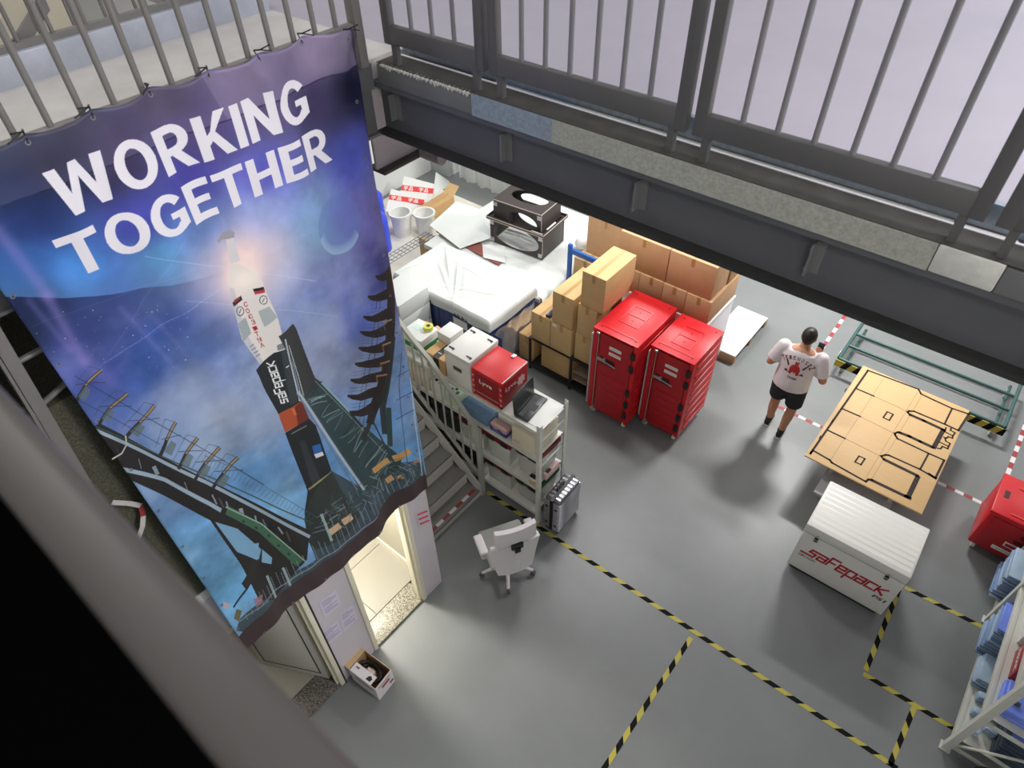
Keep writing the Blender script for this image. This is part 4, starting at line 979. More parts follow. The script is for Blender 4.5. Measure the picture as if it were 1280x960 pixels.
for zz in (1.40, 1.0): obj('side_rail', G().box(SW-.02, SW-.005, .05, SD-.05, zz, zz+.02), m_sh, t)
def stripbox(name, label, cat, x0, x1, y0, y1, z0, z1, mat, bev=.005, group=None):
    o = obj(name, G().box(-(x1-x0)/2, (x1-x0)/2, -(y1-y0)/2, (y1-y0)/2, 0, z1-z0, bev), mat, None, ((x0+x1)/2, (y0+y1)/2, z0)); return tag(o, label, cat, group)
m_gb = M('green_print', (36, 130, 66), .5); m_paper = M('white_card', (226, 226, 222), .55, var=.015); m_crm = M('cream_card', (222, 214, 190), .6, var=.02)
ZT = 1.571
# top shelf
o = stripbox('packaging_box', 'green and white cardboard box on the far left of the top shelf', 'box', -4.59, -4.29, 3.57, 3.84, ZT, ZT+.22, m_paper)
obj('green_band', G().box(-.1505, .1505, -.1355, -.135, .05, .12).box(.15, .1505, -.135, .135, .05, .12), m_gb, o)
obj('lid', G().box(-.153, .153, -.138, .138, .145, .223, .003), m_paper, o)
decal('print', RECT(.1, .07), (-.1, -.02, .2235), (1, 0, 0), (0, 1, 0), M('mint_print', (196, 226, 210), .6), o)
decal('label', RECT(.075, .06), (.06, .05, .2235), (1, 0, 0), (0, 1, 0), M('label_bright', (250, 250, 250), .5), o)
o = carton(-4.155, -3.875, 3.5, 3.72, ZT, ZT+.215, 'small brown parcel with a black printed strip on the top shelf', m_card, None, 'x', parts=False)
obj('printed_strip', G().box(-.025, .055, -.1115, -.11, .004, .2).box(-.025, .055, -.1115, .11, .2148, .2162), m_blk, o)
V, F = txt2d('prime', .02); V = fit(V, .05, .02)
decal('print', (V, F), (-.01, -.05, .2165), (1, 0, 0), (0, 1, 0), m_lbl, o, .0008)
o = stripbox('packaging_box', 'lower white box behind the brown parcel on the top shelf', 'box', -4.21, -3.97, 3.725, 3.945, ZT, ZT+.17, m_paper)
o = stripbox('packaging_box', 'upper white box stacked behind the brown parcel on the top shelf', 'box', -4.18, -3.99, 3.725, 3.935, ZT+.172, ZT+.33, m_paper)
t = thing('transport_case', 'large white case with black corner catches on the top shelf', 'case', (-3.68, 3.76, ZT), 0)
obj('body', G().box(-.175, .175, -.26, .19, .001, .36, .006), m_pp, t)
obj('lid', G().box(-.178, .178, -.263, .193, .362, .415, .006), m_pp, t)
for x, y in ((-.12, -.2), (.12, -.2), (-.12, .13), (.12, .13)): obj('catch', G().box(x-.035, x+.035, y-.008, y+.008, .4152, .422, .002).box(x+.02, x+.035, y-.02, y+.008, .4152, .424, .002), m_blk, t)
obj('grip', G().box(-.06, .055, -.268, -.2605, .2, .25, .003), M('grip_grey', (70, 70, 70), .5), t)
obj('seam', G().box(-.1745, .1745, -.2595, .1895, .3602, .3618), m_gry, t)
t = thing('transport_case', 'red case lettered Lyve on the top shelf beside the laptop', 'case', (-3.285, 3.71, ZT), 0)
m_rc = M('red_case', (206, 32, 38), .4); m_rd = M('dark_red_panel', (150, 18, 26), .5)
obj('body', G().box(-.198, .198, -.208, .208, .001, .325, .005), m_rd, t)
obj('lid', G().box(-.2, .2, -.21, .21, .327, .372, .006), m_rc, t)
g = G()
for x in (-.2, .165): g.box(x, x+.035, -.2095, -.2085, .0, .325)
g.box(-.2, .2, -.2095, -.2085, .001, .02); obj('edge_band', g, m_rc, t)
g = G()
for x in (-.183, .183):
    for k in range(4): zz = .05+.075*k; g.prism([(x-.02, -.2105, zz+.022), (x, -.2105, zz-.02), (x+.02, -.2105, zz+.022), (x, -.2105, zz+.004)], (0, .0008, 0))
obj('chevrons', g, M('pale_pink', (236, 190, 190), .5), t)
V, F = txt2d('Lyve', .025); V = fit(V, .17, .075)
decal('lettering', (V, F), (-.1, -.2085, .19), (1, 0, 0), (0, 0, 1), m_lbl, t, .0012)
decal('lettering', (V, F), (.2085-.01, -.15, .19), (0, 1, 0), (0, 0, 1), M('pale_pink', (236, 190, 190), .5), t, .0012)
decal('line', RECT(.3, .006), (-.15, -.2085, .06), (1, 0, 0), (0, 0, 1), m_lbl, t, .0012)
decal('line', RECT(.16, .004), (-.09, -.2085, .15), (1, 0, 0), (0, 0, 1), M('pale_red', (200, 90, 90), .5), t, .0012)
obj('edge_strip', G().box(.198, .204, -.2, .2, .365, .374), m_lbl, t)
g = G()
for k in range(7): a = 2*PI*k/7; g.prism([(.1985, .1+.05*math.cos(a), .2+.05*math.sin(a)), (.1985, .1+.075*math.cos(a+.45), .2+.075*math.sin(a+.45)), (.1985, .1+.05*math.cos(a+.9), .2+.05*math.sin(a+.9)), (.1985, .1, .2)], (.001, 0, 0))
obj('emblem', g, M('pale_pink', (236, 190, 190), .5), t)
obj('catch', G().box(.02, .06, .15, .2105, .373, .384, .003), m_chr, t)
t = thing('laptop', 'dark open laptop standing at the right end of the top shelf', 'laptop', (-2.95, 3.70, ZT), math.radians(96))
m_lap = M('laptop_shell', (60, 62, 62), .35, .4)
obj('keyboard_deck', G().box(-.19, .19, -.16, 0, .001, .02, .005), m_lap, t)
sc_l = obj('screen', G().box(-.19, .19, .0, .012, .012, .26, .004), m_lap, t); sc_l.rotation_euler = (math.radians(-4), 0, 0)
obj('display', G().box(-.175, .175, -.0015, -.0002, .03, .25), M('display_off', (48, 50, 52), .25), sc_l)
obj('hinge', G().cyl((-.12, .002, .016), (.12, .002, .016), .009, n=8), m_blk, t)
obj('touchpad', G().box(-.05, .05, -.15, -.09, .0202, .0212), M('touchpad', (46, 48, 48), .3), t)
obj('keys', G().box(-.165, .165, -.08, -.02, .0202, .0215), m_blk, t)
o = tag(obj('paper_sheet', G().box(-.1, .1, -.19, .19, 0, .003), m_paper, None, (-2.70, 3.72, ZT)), 'white sheet of board lying right of the laptop on the shelf', 'paper')
# third shelf: z 1.15
Z3 = 1.151
m_den = M('blue_cloth', (104, 132, 164), .85, var=.08, scale=20, bump=.2, bscale=60)
for k in range(4):
    tag(obj('folded_cloth', G().box(-.2, .2, -.1, .1, 0, .04, .014), m_den, None, (-3.50+.006*k, 3.60-.004*k, Z3+.0405*k), math.radians(-3+k)), ('blue folded cloth, lowest of the pile under the Lyve case', 'second blue folded cloth from below in the pile', 'third blue folded cloth from below in the pile', 'blue folded cloth on top of the pile, just above tissue box height')[k], 'cloth', 'folded blue cloths')
o = stripbox('tissue_box', 'blue and pink tissue box at the front of the third shelf', 'box', -3.27, -3.045, 3.50, 3.60, Z3, Z3+.1, M('tissue_pink', (196, 160, 156), .5), .004)
g = G(); g.prism([(-.1135, -.0508, .001), (.1135, -.0508, .001), (.1135, -.0508, .06), (.06, -.0508, .05), (.02, -.0508, .07), (-.04, -.0508, .045), (-.1135, -.0508, .08)], (0, .0006, 0)); g.box(.1128, .1136, -.05, .05, .001, .055)
obj('blue_print', g, M('tissue_blue', (52, 52, 140), .5), o)
V, F = txt2d('Family', .02); V = fit(V, .1, .028); decal('lettering', (V, F), (-.07, -.0508, .014), (1, 0, 0), (0, 0, 1), M('pale_lilac', (170, 170, 215), .5), o, .0008)
o = stripbox('packaging_box', 'white carton with small red print at the right end of the third shelf', 'box', -2.965, -2.66, 3.50, 3.9, Z3, Z3+.27, m_crm, .004)
V, F = txt2d('FRAGILE', .02); V = fit(V, .08, .018); decal('lettering', (V, F), (-.13, -.2, .05), (1, 0, 0), (0, 0, 1), M('red_ink2', (196, 60, 60), .6), o, .001)
decal('red_mark', RECT(.05, .03), (.1525, -.13, .12), (0, 1, 0), (0, 0, 1), M('pale_pink', (236, 190, 190), .5), o, .001)
o = stripbox('packaging_box', 'slim white box behind the tissue box with dark print on top', 'box', -3.25, -2.99, 3.615, 3.90, Z3, Z3+.15, m_paper, .004)
decal('print', RECT(.05, .03), (-.02, -.12, .15), (1, 0, 0), (0, 1, 0), m_bprint, o, .001); decal('print', RECT(.02, .06), (.09, -.11, .15), (1, .3, 0), (-.3, 1, 0), m_bprint, o, .001)
o = stripbox('packaging_box', 'white and green printed box left of the blue cloth pile', 'box', -3.94, -3.74, 3.51, 3.8, Z3, Z3+.16, M('pale_green_card', (196, 214, 190), .6), .004)
for k, (x, y) in enumerate(((-.07, -.1), (-.02, -.06), (.03, -.11), (.05, -.02))): decal('print', RECT(.035, .045), (x, y, .16), (1, .2*k-.2, 0), (-.2*k+.2, 1, 0), (m_bprint, m_bprint, m_gb, m_bprint)[k], o, .001)
o = stripbox('packaging_box', 'white box with red and black print left of the green printed one', 'box', -4.16, -3.95, 3.51, 3.8, Z3, Z3+.18, m_paper, .004)
for k, (x, y, m) in enumerate(((-.07, -.11, m_bprint), (.0, -.12, M('red_ink', (214, 70, 96), .6)), (.03, -.06, m_bprint))): decal('print', RECT(.04, .035), (x, y, .18), (1, 0, 0), (0, 1, 0), m, o, .001)
for k, x in enumerate((-4.55, -4.42, -4.29)):
    o = stripbox('binder', 'cream file binder standing behind the stair rail, %s' % ('leftmost of three', 'middle of three', 'right of three')[k], 'binder', x, x+.11, 3.5, 3.8, Z3, Z3+.32, m_crm, .004, 'cream binders on the third shelf')
    obj('spine_label', G().box(-.035, .035, -.1512, -.1502, .16, .26), m_lbl, o)
# bins
m_clear = M('clear_plastic', (214, 216, 208), .25, trans=.55); m_lidr = M('bin_lid_red', (112, 20, 34), .45)
def bin_(x, z, w_, h_, label, lid=None, y=3.70, d_=.42, tub=None):
    t = thing('storage_bin', label, 'bin', (x, y, z), 0, 'storage bins on the white shelving')
    a, b, c = w_/2-.02, d_/2-.02, h_
    g = G().loft([[(-a+.02, -b+.02, .001), (a-.02, -b+.02, .001), (a-.02, b-.02, .001), (-a+.02, b-.02, .001)], [(-a, -b, c), (a, -b, c), (a, b, c), (-a, b, c)]])
    obj('tub', g, tub or m_clear, t)
    l = obj('lid', G().box(-w_/2, w_/2, -d_/2, d_/2, c+.001, c+.09, .006), lid or m_lidr, t)
    for s in (-1, 1): obj('clip', G().box(s*w_*.26-.05, s*w_*.26+.05, -d_/2-.008, -d_/2-.001, c+.0, c+.06, .003), m_blk, t)
    return t
bin_(-3.17, .662, .36, .33, 'clear bin with red lid under the tissue box'); bin_(-2.80, .662, .31, .33, 'clear bin with red lid at the right end below the white carton', y=3.74)
bin_(-3.56, .662, .38, .32, 'clear bin with red lid behind the newel post'); bin_(-3.97, .662, .4, .32, 'black bin behind the stair bars on the second shelf', m_blk, tub=m_blk); bin_(-4.39, .662, .4, .32, 'black bin at the far left of the second shelf', m_blk, tub=m_blk)
bin_(-3.20, .192, .40, .30, 'clear bin with red lid on the bottom shelf beside the mouse box', y=3.72); 
t = bin_(-2.80, .192, .32, .28, 'green lidded bin on the bottom shelf behind the front upright', M('green_lid', (22, 92, 48), .5), y=3.735)
bin_(-3.75, .192, .5, .30, 'wide black bin on the bottom shelf behind the stair rail', m_blk, tub=m_blk); bin_(-4.32, .192, .5, .30, 'black bin at the left end of the bottom shelf', m_blk, tub=m_blk)
for k, (z, m, lb, hh) in enumerate(((.662, m_card2, 'tan little box at the front edge of the second shelf', .07), (.734, m_paper, 'white little box on top of the tan one', .045), (.781, M('dark_face', (30, 28, 28), .4), 'black topped little box highest of the small stack', .02))):
    stripbox('small_box', lb, 'box', -2.715, -2.64, 3.482, 3.523, z, z+hh, m, .002, 'little boxes at the shelf edge')
o = stripbox('small_box', 'pink printed box at the shelf end above the suitcase', 'box', -2.635, -2.632+.04, 3.62, 3.86, .662, .76, M('pink_card', (222, 184, 184), .5), .002)
obj('dark_face', G().box(-.021, .021, -.09, -.02, .0985, .1005), m_bprint, o)
o = stripbox('small_box', 'small grey box at the left of the bottom shelf near the newel', 'box', -3.45, -3.405, 3.49, 3.55, .192, .28, M('pale_grey_card', (190, 200, 190), .5), .003)
obj('label', G().box(-.015, .015, -.0312, -.0304, .02, .06), m_lbl, o)

# ================================================================== SUITCASE
t = thing('suitcase', 'ribbed silver suitcase with a black strap beside the shelving unit', 'suitcase', (-2.415, 3.69, 0), math.radians(2))
m_al = M('brushed_aluminium', (178, 178, 184), .28, .85, var=.1, scale=30)
W2, D2, H2 = .10, .205, .60
obj('shell', G().box(-W2, W2, -D2, D2, .045, H2, .03, seg=3), M('alu_groove_shade', (112, 112, 118), .35, .8), t)  # shell coloured darker so grooves between the ribs look shaded
g = G()
for i in range(15):
    zz = .075+i*.034; g.box(-W2-.006, W2+.006, -D2-.006, D2+.006, zz, zz+.02, .007, seg=1)
r_ = obj('rib', g, m_al, t); r_['kind'] = 'stuff'
g = G()
for i in range(7): yy = -.17+i*.055; g.box(-W2+.02, W2-.02, yy, yy+.03, H2, H2+.006, .003)
obj('top_rib', g, m_al, t)
obj('strap', G().box(-.02, .02, -D2-.012, -D2-.0075, .06, H2).box(-.02, .02, -D2-.012, D2+.012, H2+.0065, H2+.0105).box(-.02, .02, D2+.0075, D2+.012, .06, H2), m_blk, t)
obj('carry_handle', G().tube([(-.03, -.07, H2+.012), (-.03, -.06, H2+.035), (-.03, .06, H2+.035), (-.03, .07, H2+.012)], .011, 8), m_blk, t)
for x in (-.06, .06):
    for z in (.16, .46): obj('latch', G().box(x-.016, x+.016, -D2-.014, -D2-.0078, z, z+.03, .003), m_blk, t)
for x in (-.07, .07):
    for y in (-.17, .17): obj('wheel', G().cyl((x-.012, y, .024), (x+.012, y, .024), .024, n=12).box(x-.014, x+.014, y-.02, y+.02, .03, .05), m_blk, t)

# ================================================================== OFFICE CHAIR
t = thing('office_chair', 'white swivel office chair seen from behind, beside the stairs', 'chair', (-2.50, 2.82, 0), 0)
m_ch = M('chair_white', (222, 216, 218), .5, var=.015); m_sf = M('seat_fabric', (186, 186, 182), .85, var=.04, scale=40)
A0 = math.atan2(2.61-2.82, -2.31+2.50)
base = obj('base', G().lathe((0, 0, .07), [(.0, 0), (.045, 0), (.045, .05), (.03, .07), (0, .07)], 16), m_ch, t)
for k in range(5):
    a = A0+2*PI*k/5; c, s = math.cos(a), math.sin(a)
    obj('star_leg', G().tube([(.03*c, .03*s, .115), (.17*c, .17*s, .1), (.29*c, .29*s, .08)], [.024, .02, .016], 8), m_ch, t)
    px_, py_ = .29*c, .29*s
    obj('caster', G().cyl((px_-s*.02, py_+c*.02, .028), (px_-s*.006, py_+c*.006, .028), .028, n=12).cyl((px_+s*.006, py_-c*.006, .028), (px_+s*.02, py_-c*.02, .028), .028, n=12).cyl((px_, py_, .05), (px_, py_, .075), .009, n=8), M('caster_grey', (96, 96, 98), .4), t)
obj('gas_column', G().cyl((0, 0, .14), (0, 0, .26), .03).cyl((0, 0, .26), (0, 0, .4), .018), m_gry, t)
ch = bpy.data.objects.new('seat_group', None)
bpy.data.objects.remove(ch)
CA = math.radians(-30)       # direction in which the back shell looks
MR = Matrix.Rotation(CA, 4, 'Z')   # local +x = backwards
g = G().box(-.25, .22, -.24, .24, .42, .5, .035, mtx=MR, seg=3); obj('seat', g, m_sf, t)
obj('seat_pan', G().box(-.2, .2, -.2, .2, .39, .419, .01, mtx=MR), m_ch, t)
def shell(y_w, z0, z1, x0, lean, curve, thick, bow, n=10, m=8, flare=1.0, cut=0.0):
    rf, rb = [], []
    for j in range(m+1):
        v = j/m; z = z0+(z1-z0)*v; wv = y_w*(1-.25*(1-v)**2*flare-cut*max(0, v-.7)/.3)
        F_, B_ = [], []
        for i in range(n+1):
            u = -1+2*i/n; x = x0+lean*v-curve*math.sin(PI*v)-bow*u*u
            F_.append((x-thick/2, u*wv, z)); B_.append((x+thick/2, u*wv, z))
        rf.append(F_+B_[::-1])
    return rf
g = G(); g.loft(shell(.25, .39, .94, .27, .03, .025, .05, .035)); bmesh.ops.transform(g.bm, matrix=MR, verts=g.bm.verts[:]); obj('backrest', g, m_ch, t)
g = G(); g.loft(shell(.205, .97, 1.2, .295, .01, -.005, .05, .03, flare=-.2)); bmesh.ops.transform(g.bm, matrix=MR, verts=g.bm.verts[:]); obj('headrest', g, m_ch, t)
obj('headrest_bracket', G().box(.315, .345, -.06, .06, .91, .99, .006, mtx=MR).box(.325, .355, -.03, .03, .86, .93, .005, mtx=MR), m_blk, t)
obj('back_support', G().box(.05, .29, -.04, .04, .375, .41, .01, mtx=MR).box(.255, .29, -.04, .04, .40, .60, .01, mtx=MR), m_ch, t)
for s in (-1, 1):
    y = s*.275
    a = obj('armrest', G().box(-.12, .12, y-.045, y+.045, .61, .655, .018, mtx=MR, seg=3), m_ch, t)
    obj('arm_post', G().box(-.02, .04, y-.015, y+.015, .42, .61, .006, mtx=MR).box(-.02, .04, min(y, s*.18), max(y, s*.18), .40, .42, .004, mtx=MR), m_ch, a)

# ================================================================== OPEN APPLIANCE BOX BY THE DOOR
t = thing('open_box', 'open printed box with a black hose inside, on the floor by the doors', 'box', (-2.735, 1.08, 0), math.radians(5))
w_, d_, h_ = .17, .11, .27
m_pb = M('printed_white', (222, 216, 220), .5)
for nm, a in (('side', (-w_, w_, -d_, -d_+.004)), ('side', (-w_, w_, d_-.004, d_)), ('end', (-w_, -w_+.004, -d_+.0041, d_-.0041)), ('end', (w_-.004, w_, -d_+.0041, d_-.0041))):
    p = obj(nm, G().box(*a, .005, h_), m_pb, t)
obj('inner_lining', G().box(-w_+.0042, w_-.0042, -d_+.0042, -d_+.0052, .006, h_-.001).box(-w_+.0042, w_-.0042, d_-.0052, d_-.0042, .006, h_-.001).box(-w_+.0042, -w_+.0052, -d_+.0053, d_-.0053, .006, h_-.001).box(w_-.0052, w_-.0042, -d_+.0053, d_-.0053, .006, h_-.001), m_card, t)
obj('base', G().box(-w_, w_, -d_, d_, .0, .0049), m_card, t)
obj('flap', G().box(-w_-.07, -w_-.002, -d_, d_, h_-.004, h_), m_card2, t)
fl = obj('flap', G().box(-w_+.02, w_-.06, -d_-.001, -d_+.09, h_+.001, h_+.005), m_pb, t)
decal('picture', ([(0, 0), (.05, .0), (.06, .03), (.03, .05), (.01, .035)], [(0, 1, 2, 3, 4)]), (.03, -d_+.02, h_+.005), (1, 0, 0), (0, 1, 0), m_bprint, fl, .001)
decal('print', RECT(.04, .015), (-.12, -d_+.05, h_+.005), (1, 0, 0), (0, 1, 0), M('brown_ink', (120, 80, 60), .6), fl, .001)
decal('print', RECT(.22, .05), (-.1, -d_, .15), (1, 0, 0), (0, 0, 1), M('grey_ink', (150, 146, 150), .6), t, .001)
decal('print', RECT(.1, .05), (w_, -.04, .14), (0, 1, 0), (0, 0, 1), M('red_ink3', (170, 70, 80), .6), t, .001); decal('print', RECT(.16, .02), (w_, -.08, .21), (0, 1, 0), (0, 0, 1), M('grey_ink', (150, 146, 150), .6), t, .001); decal('print', RECT(.05, .04), (w_, .05, .06), (0, 1, 0), (0, 0, 1), M('brown_ink', (120, 80, 60), .6), t, .001)
o = tag(obj('vacuum_hose', G().tube([(-2.735+.115*math.cos(a)*(1-.0*a), 1.08+.07*math.sin(a), .12+.012*a) for a in np.linspace(0, 9.5, 60)], .017, 8), m_blk), 'black ribbed hose coiled in the open box by the doors', 'hose')
tag(obj('paper_pouch', G().box(-.045, .045, -.024, .024, 0, .225, .01), M('pouch', (196, 180, 172), .5), None, (-2.735, 1.08, .006), .1), 'crumpled pale pouch lying in the open box', 'pouch')
# ================================================================== COVERED GOODS AT THE BACK LEFT
m_sheet = M('white_sheeting', (218, 221, 218), .7, var=.015, scale=4)
m_navy = M('navy_plastic', (52, 66, 112), .4)
m_wrap = M('stretch_wrap', (190, 200, 214), .12, trans=.6)
# big blue pallet box with white cover
BXa, BXb, BYa, BYb, BZt = -6.4, -4.60, 5.02, 6.02, .93
t = thing('pallet_box', 'navy blue pallet box under a white cover sheet', 'container', ((BXa+BXb)/2, (BYa+BYb)/2, 0))
hx, hy = (BXb-BXa)/2, (BYb-BYa)/2
g = G().box(-hx, hx, -hy, hy, .12, BZt, .015)
for i in range(7): x = -hx+.12+i*.29; g.box(x, x+.16, -hy-.008, -hy+.001, .2, .8, .003)
obj('body', g, m_navy, t)
for x in (-hx+.1, 0, hx-.1): obj('runner', G().box(x-.06, x+.06, -hy, hy, 0, .12), m_navy, t)
obj('label', G().box(.24, .5, -hy-.010, -hy-.0082, .6, .74), m_lbl, t)
NX_, NY_ = 170, 100
V, F = [], []
for j in range(NY_+1):
    for i in range(NX_+1):
        u, v = -1.04+2.08*i/NX_, -1.06+2.12*j/NY_
        x, y = u*hx, v*hy; e = max(abs(u), abs(v))
        z = BZt+.036+.010*math.sin(3.1*x+2*y)+.008*math.sin(7*y-4*x)+.006*math.sin(13*x+5*y)
        for cx_, cy_, an, ln, am in ((-.5, .3, -.75, .5, .04), (-.1, -.1, -.9, .45, .035), (.5, -.15, .35, .5, .03), (-.3, -.25, -.6, .3, .03), (.55, -.4, .55, .35, .025), (-.75, .1, 1.3, .4, .03), (.1, .35, -.15, .5, .02)):
            dx_, dy_ = x-cx_*hx, y-cy_*hy; tt = dx_*math.cos(an)+dy_*math.sin(an); nn = -dx_*math.sin(an)+dy_*math.cos(an)
            z += am*math.exp(-(tt/ln)**2)*(math.exp(-abs(nn)/.016)-.45*math.exp(-((nn-.05)/.04)**2))
        if e > 1.0:
            z = BZt-.15-.012*math.sin(9*x+7*y) if e > 1.03 else BZt-.015-(e-1.0)*2.2
        V.append((x if abs(u) <= 1 else math.copysign(hx+.018, u), y if abs(v) <= 1 else math.copysign(hy+.018, v), z))
F = [(j*(NX_+1)+i, j*(NX_+1)+i+1, (j+1)*(NX_+1)+i+1, (j+1)*(NX_+1)+i) for j in range(NY_) for i in range(NX_)]
me = bpy.data.meshes.new('cover_sheet'); me.from_pydata(V, [], F); me.materials.append(m_sheet); me.polygons.foreach_set('use_smooth', [True]*len(F))
o = bpy.data.objects.new('cover_sheet', me); COL.objects.link(o); o.location = ((BXa+BXb)/2, (BYa+BYb)/2, .004)
tag(o, 'wrinkled white cover sheet draped over the navy pallet box', 'cover')
# stretch wrap hanging on its right end
V, F = [], []
for j in range(9):
    for i in range(13):
        V.append((BXb+.035+.016*math.sin(i*1.9+j*.6)+.01*math.sin(j*2.3), BYa-.02+.08*i, .75-.082*j))
F = [(j*13+i, j*13+i+1, (j+1)*13+i+1, (j+1)*13+i) for j in range(8) for i in range(12)]
me = bpy.data.meshes.new('stretch_wrap'); me.from_pydata(V, [], F); me.materials.append(m_wrap); me.polygons.foreach_set('use_smooth', [True]*len(F))
o = bpy.data.objects.new('stretch_wrap', me); COL.objects.link(o); tag(o, 'crinkled clear stretch wrap at the right end of the pallet box', 'wrap')
# white foam boards, stacked, left of the pallet box
for k in range(4):
    stripbox('foam_board', ('white foam block at the bottom of the stack by the banner edge', 'second white foam block from below by the banner edge', 'third white foam block from below by the banner edge', 'white foam block on top of the stack by the banner edge')[k], 'board', -6.16, -5.66, 4.42, 4.98, .005+.27*k, .27+.27*k, m_sheet, .012, 'white foam blocks')
# low platform with white cloth carrying the black housing
t = thing('platform', 'low wide platform covered in white sheeting, carrying the black housing', 'platform', (-6.05, 7.05, 0))
obj('deck', G().box(-1.0, 1.36, -.82, 1.5, .48, .56, .006), m_sheet, t)
for x in (-.9, .1, 1.2):
    for y in (-.7, .8): obj('leg', G().box(x-.05, x+.05, y-.05, y+.05, 0, .48), m_pw, t)
V, F = [], []; n1, n2 = 40, 28
for j in range(n2+1):
    for i in range(n1+1):
        x = -.42+1.84*i/n1; y = -.80+1.80*j/n2
        z = .582+.006*math.sin(5*x+3*y)+.005*math.sin(11*y-2*x)+.004*math.sin(17*x)
        if i >= n1-1: x = 1.385; z = .567-(.22 if i == n1 else .005)
        if j == 0: z = .57
        V.append((x, y, z+.004))
F = [(j*(n1+1)+i, j*(n1+1)+i+1, (j+1)*(n1+1)+i+1, (j+1)*(n1+1)+i) for j in range(n2) for i in range(n1)]
me = bpy.data.meshes.new('sheeting'); me.from_pydata(V, [], F); me.materials.append(m_sheet); me.polygons.foreach_set('use_smooth', [True]*len(F))
o = bpy.data.objects.new('sheeting', me); COL.objects.link(o); o.parent = t
def flat(name, label, cat, P, d, mat, group=None):
    P = [Vector(p) for p in P]; c = sum(P, Vector())/len(P); c.z = min(p.z for p in P)
    return tag(obj(name, G().prism([p-c for p in P], d), mat, None, tuple(c), smooth=False), label, cat, group)
flat('white_panel', 'large white sheet of board lying left of the black housing', 'board', [at(537, 282, .63), at(575, 311, .62), at(613, 298, .65), at(600, 262, .68), at(570, 252, .66)], (0, 0, .008), m_sheet, 'loose white panels')
flat('white_panel', 'white panel lying partly under the large sheet, nearest the cartons', 'board', [at(604, 322, .616), at(632, 329, .616), at(631, 308, .616), at(603, 306, .616)], (0, 0, .006), m_sheet, 'loose white panels')
flat('red_board', 'dark red edged board under the loose white panels', 'board', [at(545, 290, .602), at(624, 332, .602), at(632, 322, .602), at(560, 282, .602)], (0, 0, .01), M('dark_red_board', (134, 70, 62), .6))
# black housing: two hollow boxes with round cut-outs
m_hb = M('brown_black_board', (62, 55, 54), .5, var=.05); m_edge = M('pale_edge', (210, 196, 180), .6); m_cor = M('silver_corner', (200, 196, 200), .3, .7)
t = thing('black_housing', 'dark two-part housing with round cut-outs standing on white sheeting', 'housing', (-5.74, 7.27, .605), math.radians(5))
def holed(w0, w1, h0, h1, cx, cy, rx, ry, plane, depth, off):
    """panel with an elliptical hole; plane maps (a,b)->3D"""
    n = 40; g = G(); R1, R2 = [], []
    for k in range(n):
        a = 2*PI*k/n; c, s = math.cos(a), math.sin(a); R1.append((cx+rx*c, cy+ry*s))
        sc2 = min((w1-cx)/c if c > 1e-6 else 1e9, (w0-cx)/c if c < -1e-6 else 1e9, (h1-cy)/s if s > 1e-6 else 1e9, (h0-cy)/s if s < -1e-6 else 1e9)
        R2.append((cx+sc2*c, cy+sc2*s))
    for ca, cb in ((w0, h0), (w1, h0), (w1, h1), (w0, h1)):
        k = min(range(n), key=lambda k: (R2[k][0]-ca)**2+(R2[k][1]-cb)**2); R2[k] = (ca, cb)
    P = lambda q, o: plane(q[0], q[1], o)
    g.loft([[P(q, off) for q in R1], [P(q, off) for q in R2], [P(q, off+depth) for q in R2], [P(q, off+depth) for q in R1], [P(q, off) for q in R1]], None, False)
    return g
fx = lambda a, b, o: (a, o, b); tx = lambda a, b, o: (a, b, o)
obj('front_panel', holed(-.49, .49, 0, .42, -.0, .215, .42, .19, fx, .014, -.32), m_hb, t)
obj('back_panel', holed(-.49, .49, 0, .42, 0, .23, .38, .15, fx, .014, .306), m_hb, t)
for s in (-1, 1): obj('side_panel', G().box(s*.49-(.014 if s > 0 else 0), s*.49+(.014 if s < 0 else 0), -.305, .305, 0, .42), m_hb, t)
obj('flange', G().box(-.53, .53, -.36, -.3, .421, .435).box(-.53, .53, .3, .36, .421, .435).box(-.53, -.47, -.3, .3, .421, .435).box(.47, .53, -.3, .3, .421, .435).box(-.53, .53, -.362, -.345, .435, .47).box(-.53, .53, .345, .362, .435, .47).box(-.53, -.515, -.345, .345, .435, .47).box(.515, .53, -.345, .345, .435, .47), m_hb, t)
obj('edge_strip', G().box(-.53, .53, -.364, -.3622, .455, .47).box(-.53, .53, -.364, -.36, .421, .43).box(.5302, .534, -.36, .36, .455, .47), m_edge, t)
obj('upper_front', holed(-.44, .44, .436, .74, .08, .53, .28, .13, fx, .014, -.28), m_hb, t)
obj('upper_back', holed(-.44, .44, .436, .74, 0, .58, .3, .1, fx, .014, .266), m_hb, t)
for s in (-1, 1): obj('upper_side', G().box(s*.44-(.014 if s > 0 else 0), s*.44+(.014 if s < 0 else 0), -.265, .265, .436, .74), m_hb, t)
obj('top_panel', holed(-.44, .44, -.28, .28, .02, .05, .32, .17, tx, .014, .741), m_hb, t)
obj('edge_strip', G().box(-.44, .44, -.283, -.2802, .735, .752).box(.4402, .443, -.28, .28, .74, .755).box(.436, .444, -.284, -.2805, .47, .74).box(.486, .494, -.324, -.3205, .08, .36), m_edge, t)
for x, z, y in ((-.45, .06, -.3225), (.45, .06, -.3225), (-.45, .36, -.3225), (.45, .36, -.3225), (-.4, .68, -.2825), (.4, .68, -.2825)): obj('corner_plate', G().box(x-.035, x+.035, y-.004, y, z-.035, z+.035, .002), m_cor, t)
o = tag(obj('plastic_bag', G().ball((0, 0, .09), .12, sx=1, sy=.8, sz=.8, u=12, v=8), M('bag_white', (232, 232, 230), .4, bump=.5, bscale=12), None, (-4.92, 7.62, .612)), 'crumpled white bag beside the black housing', 'bag')
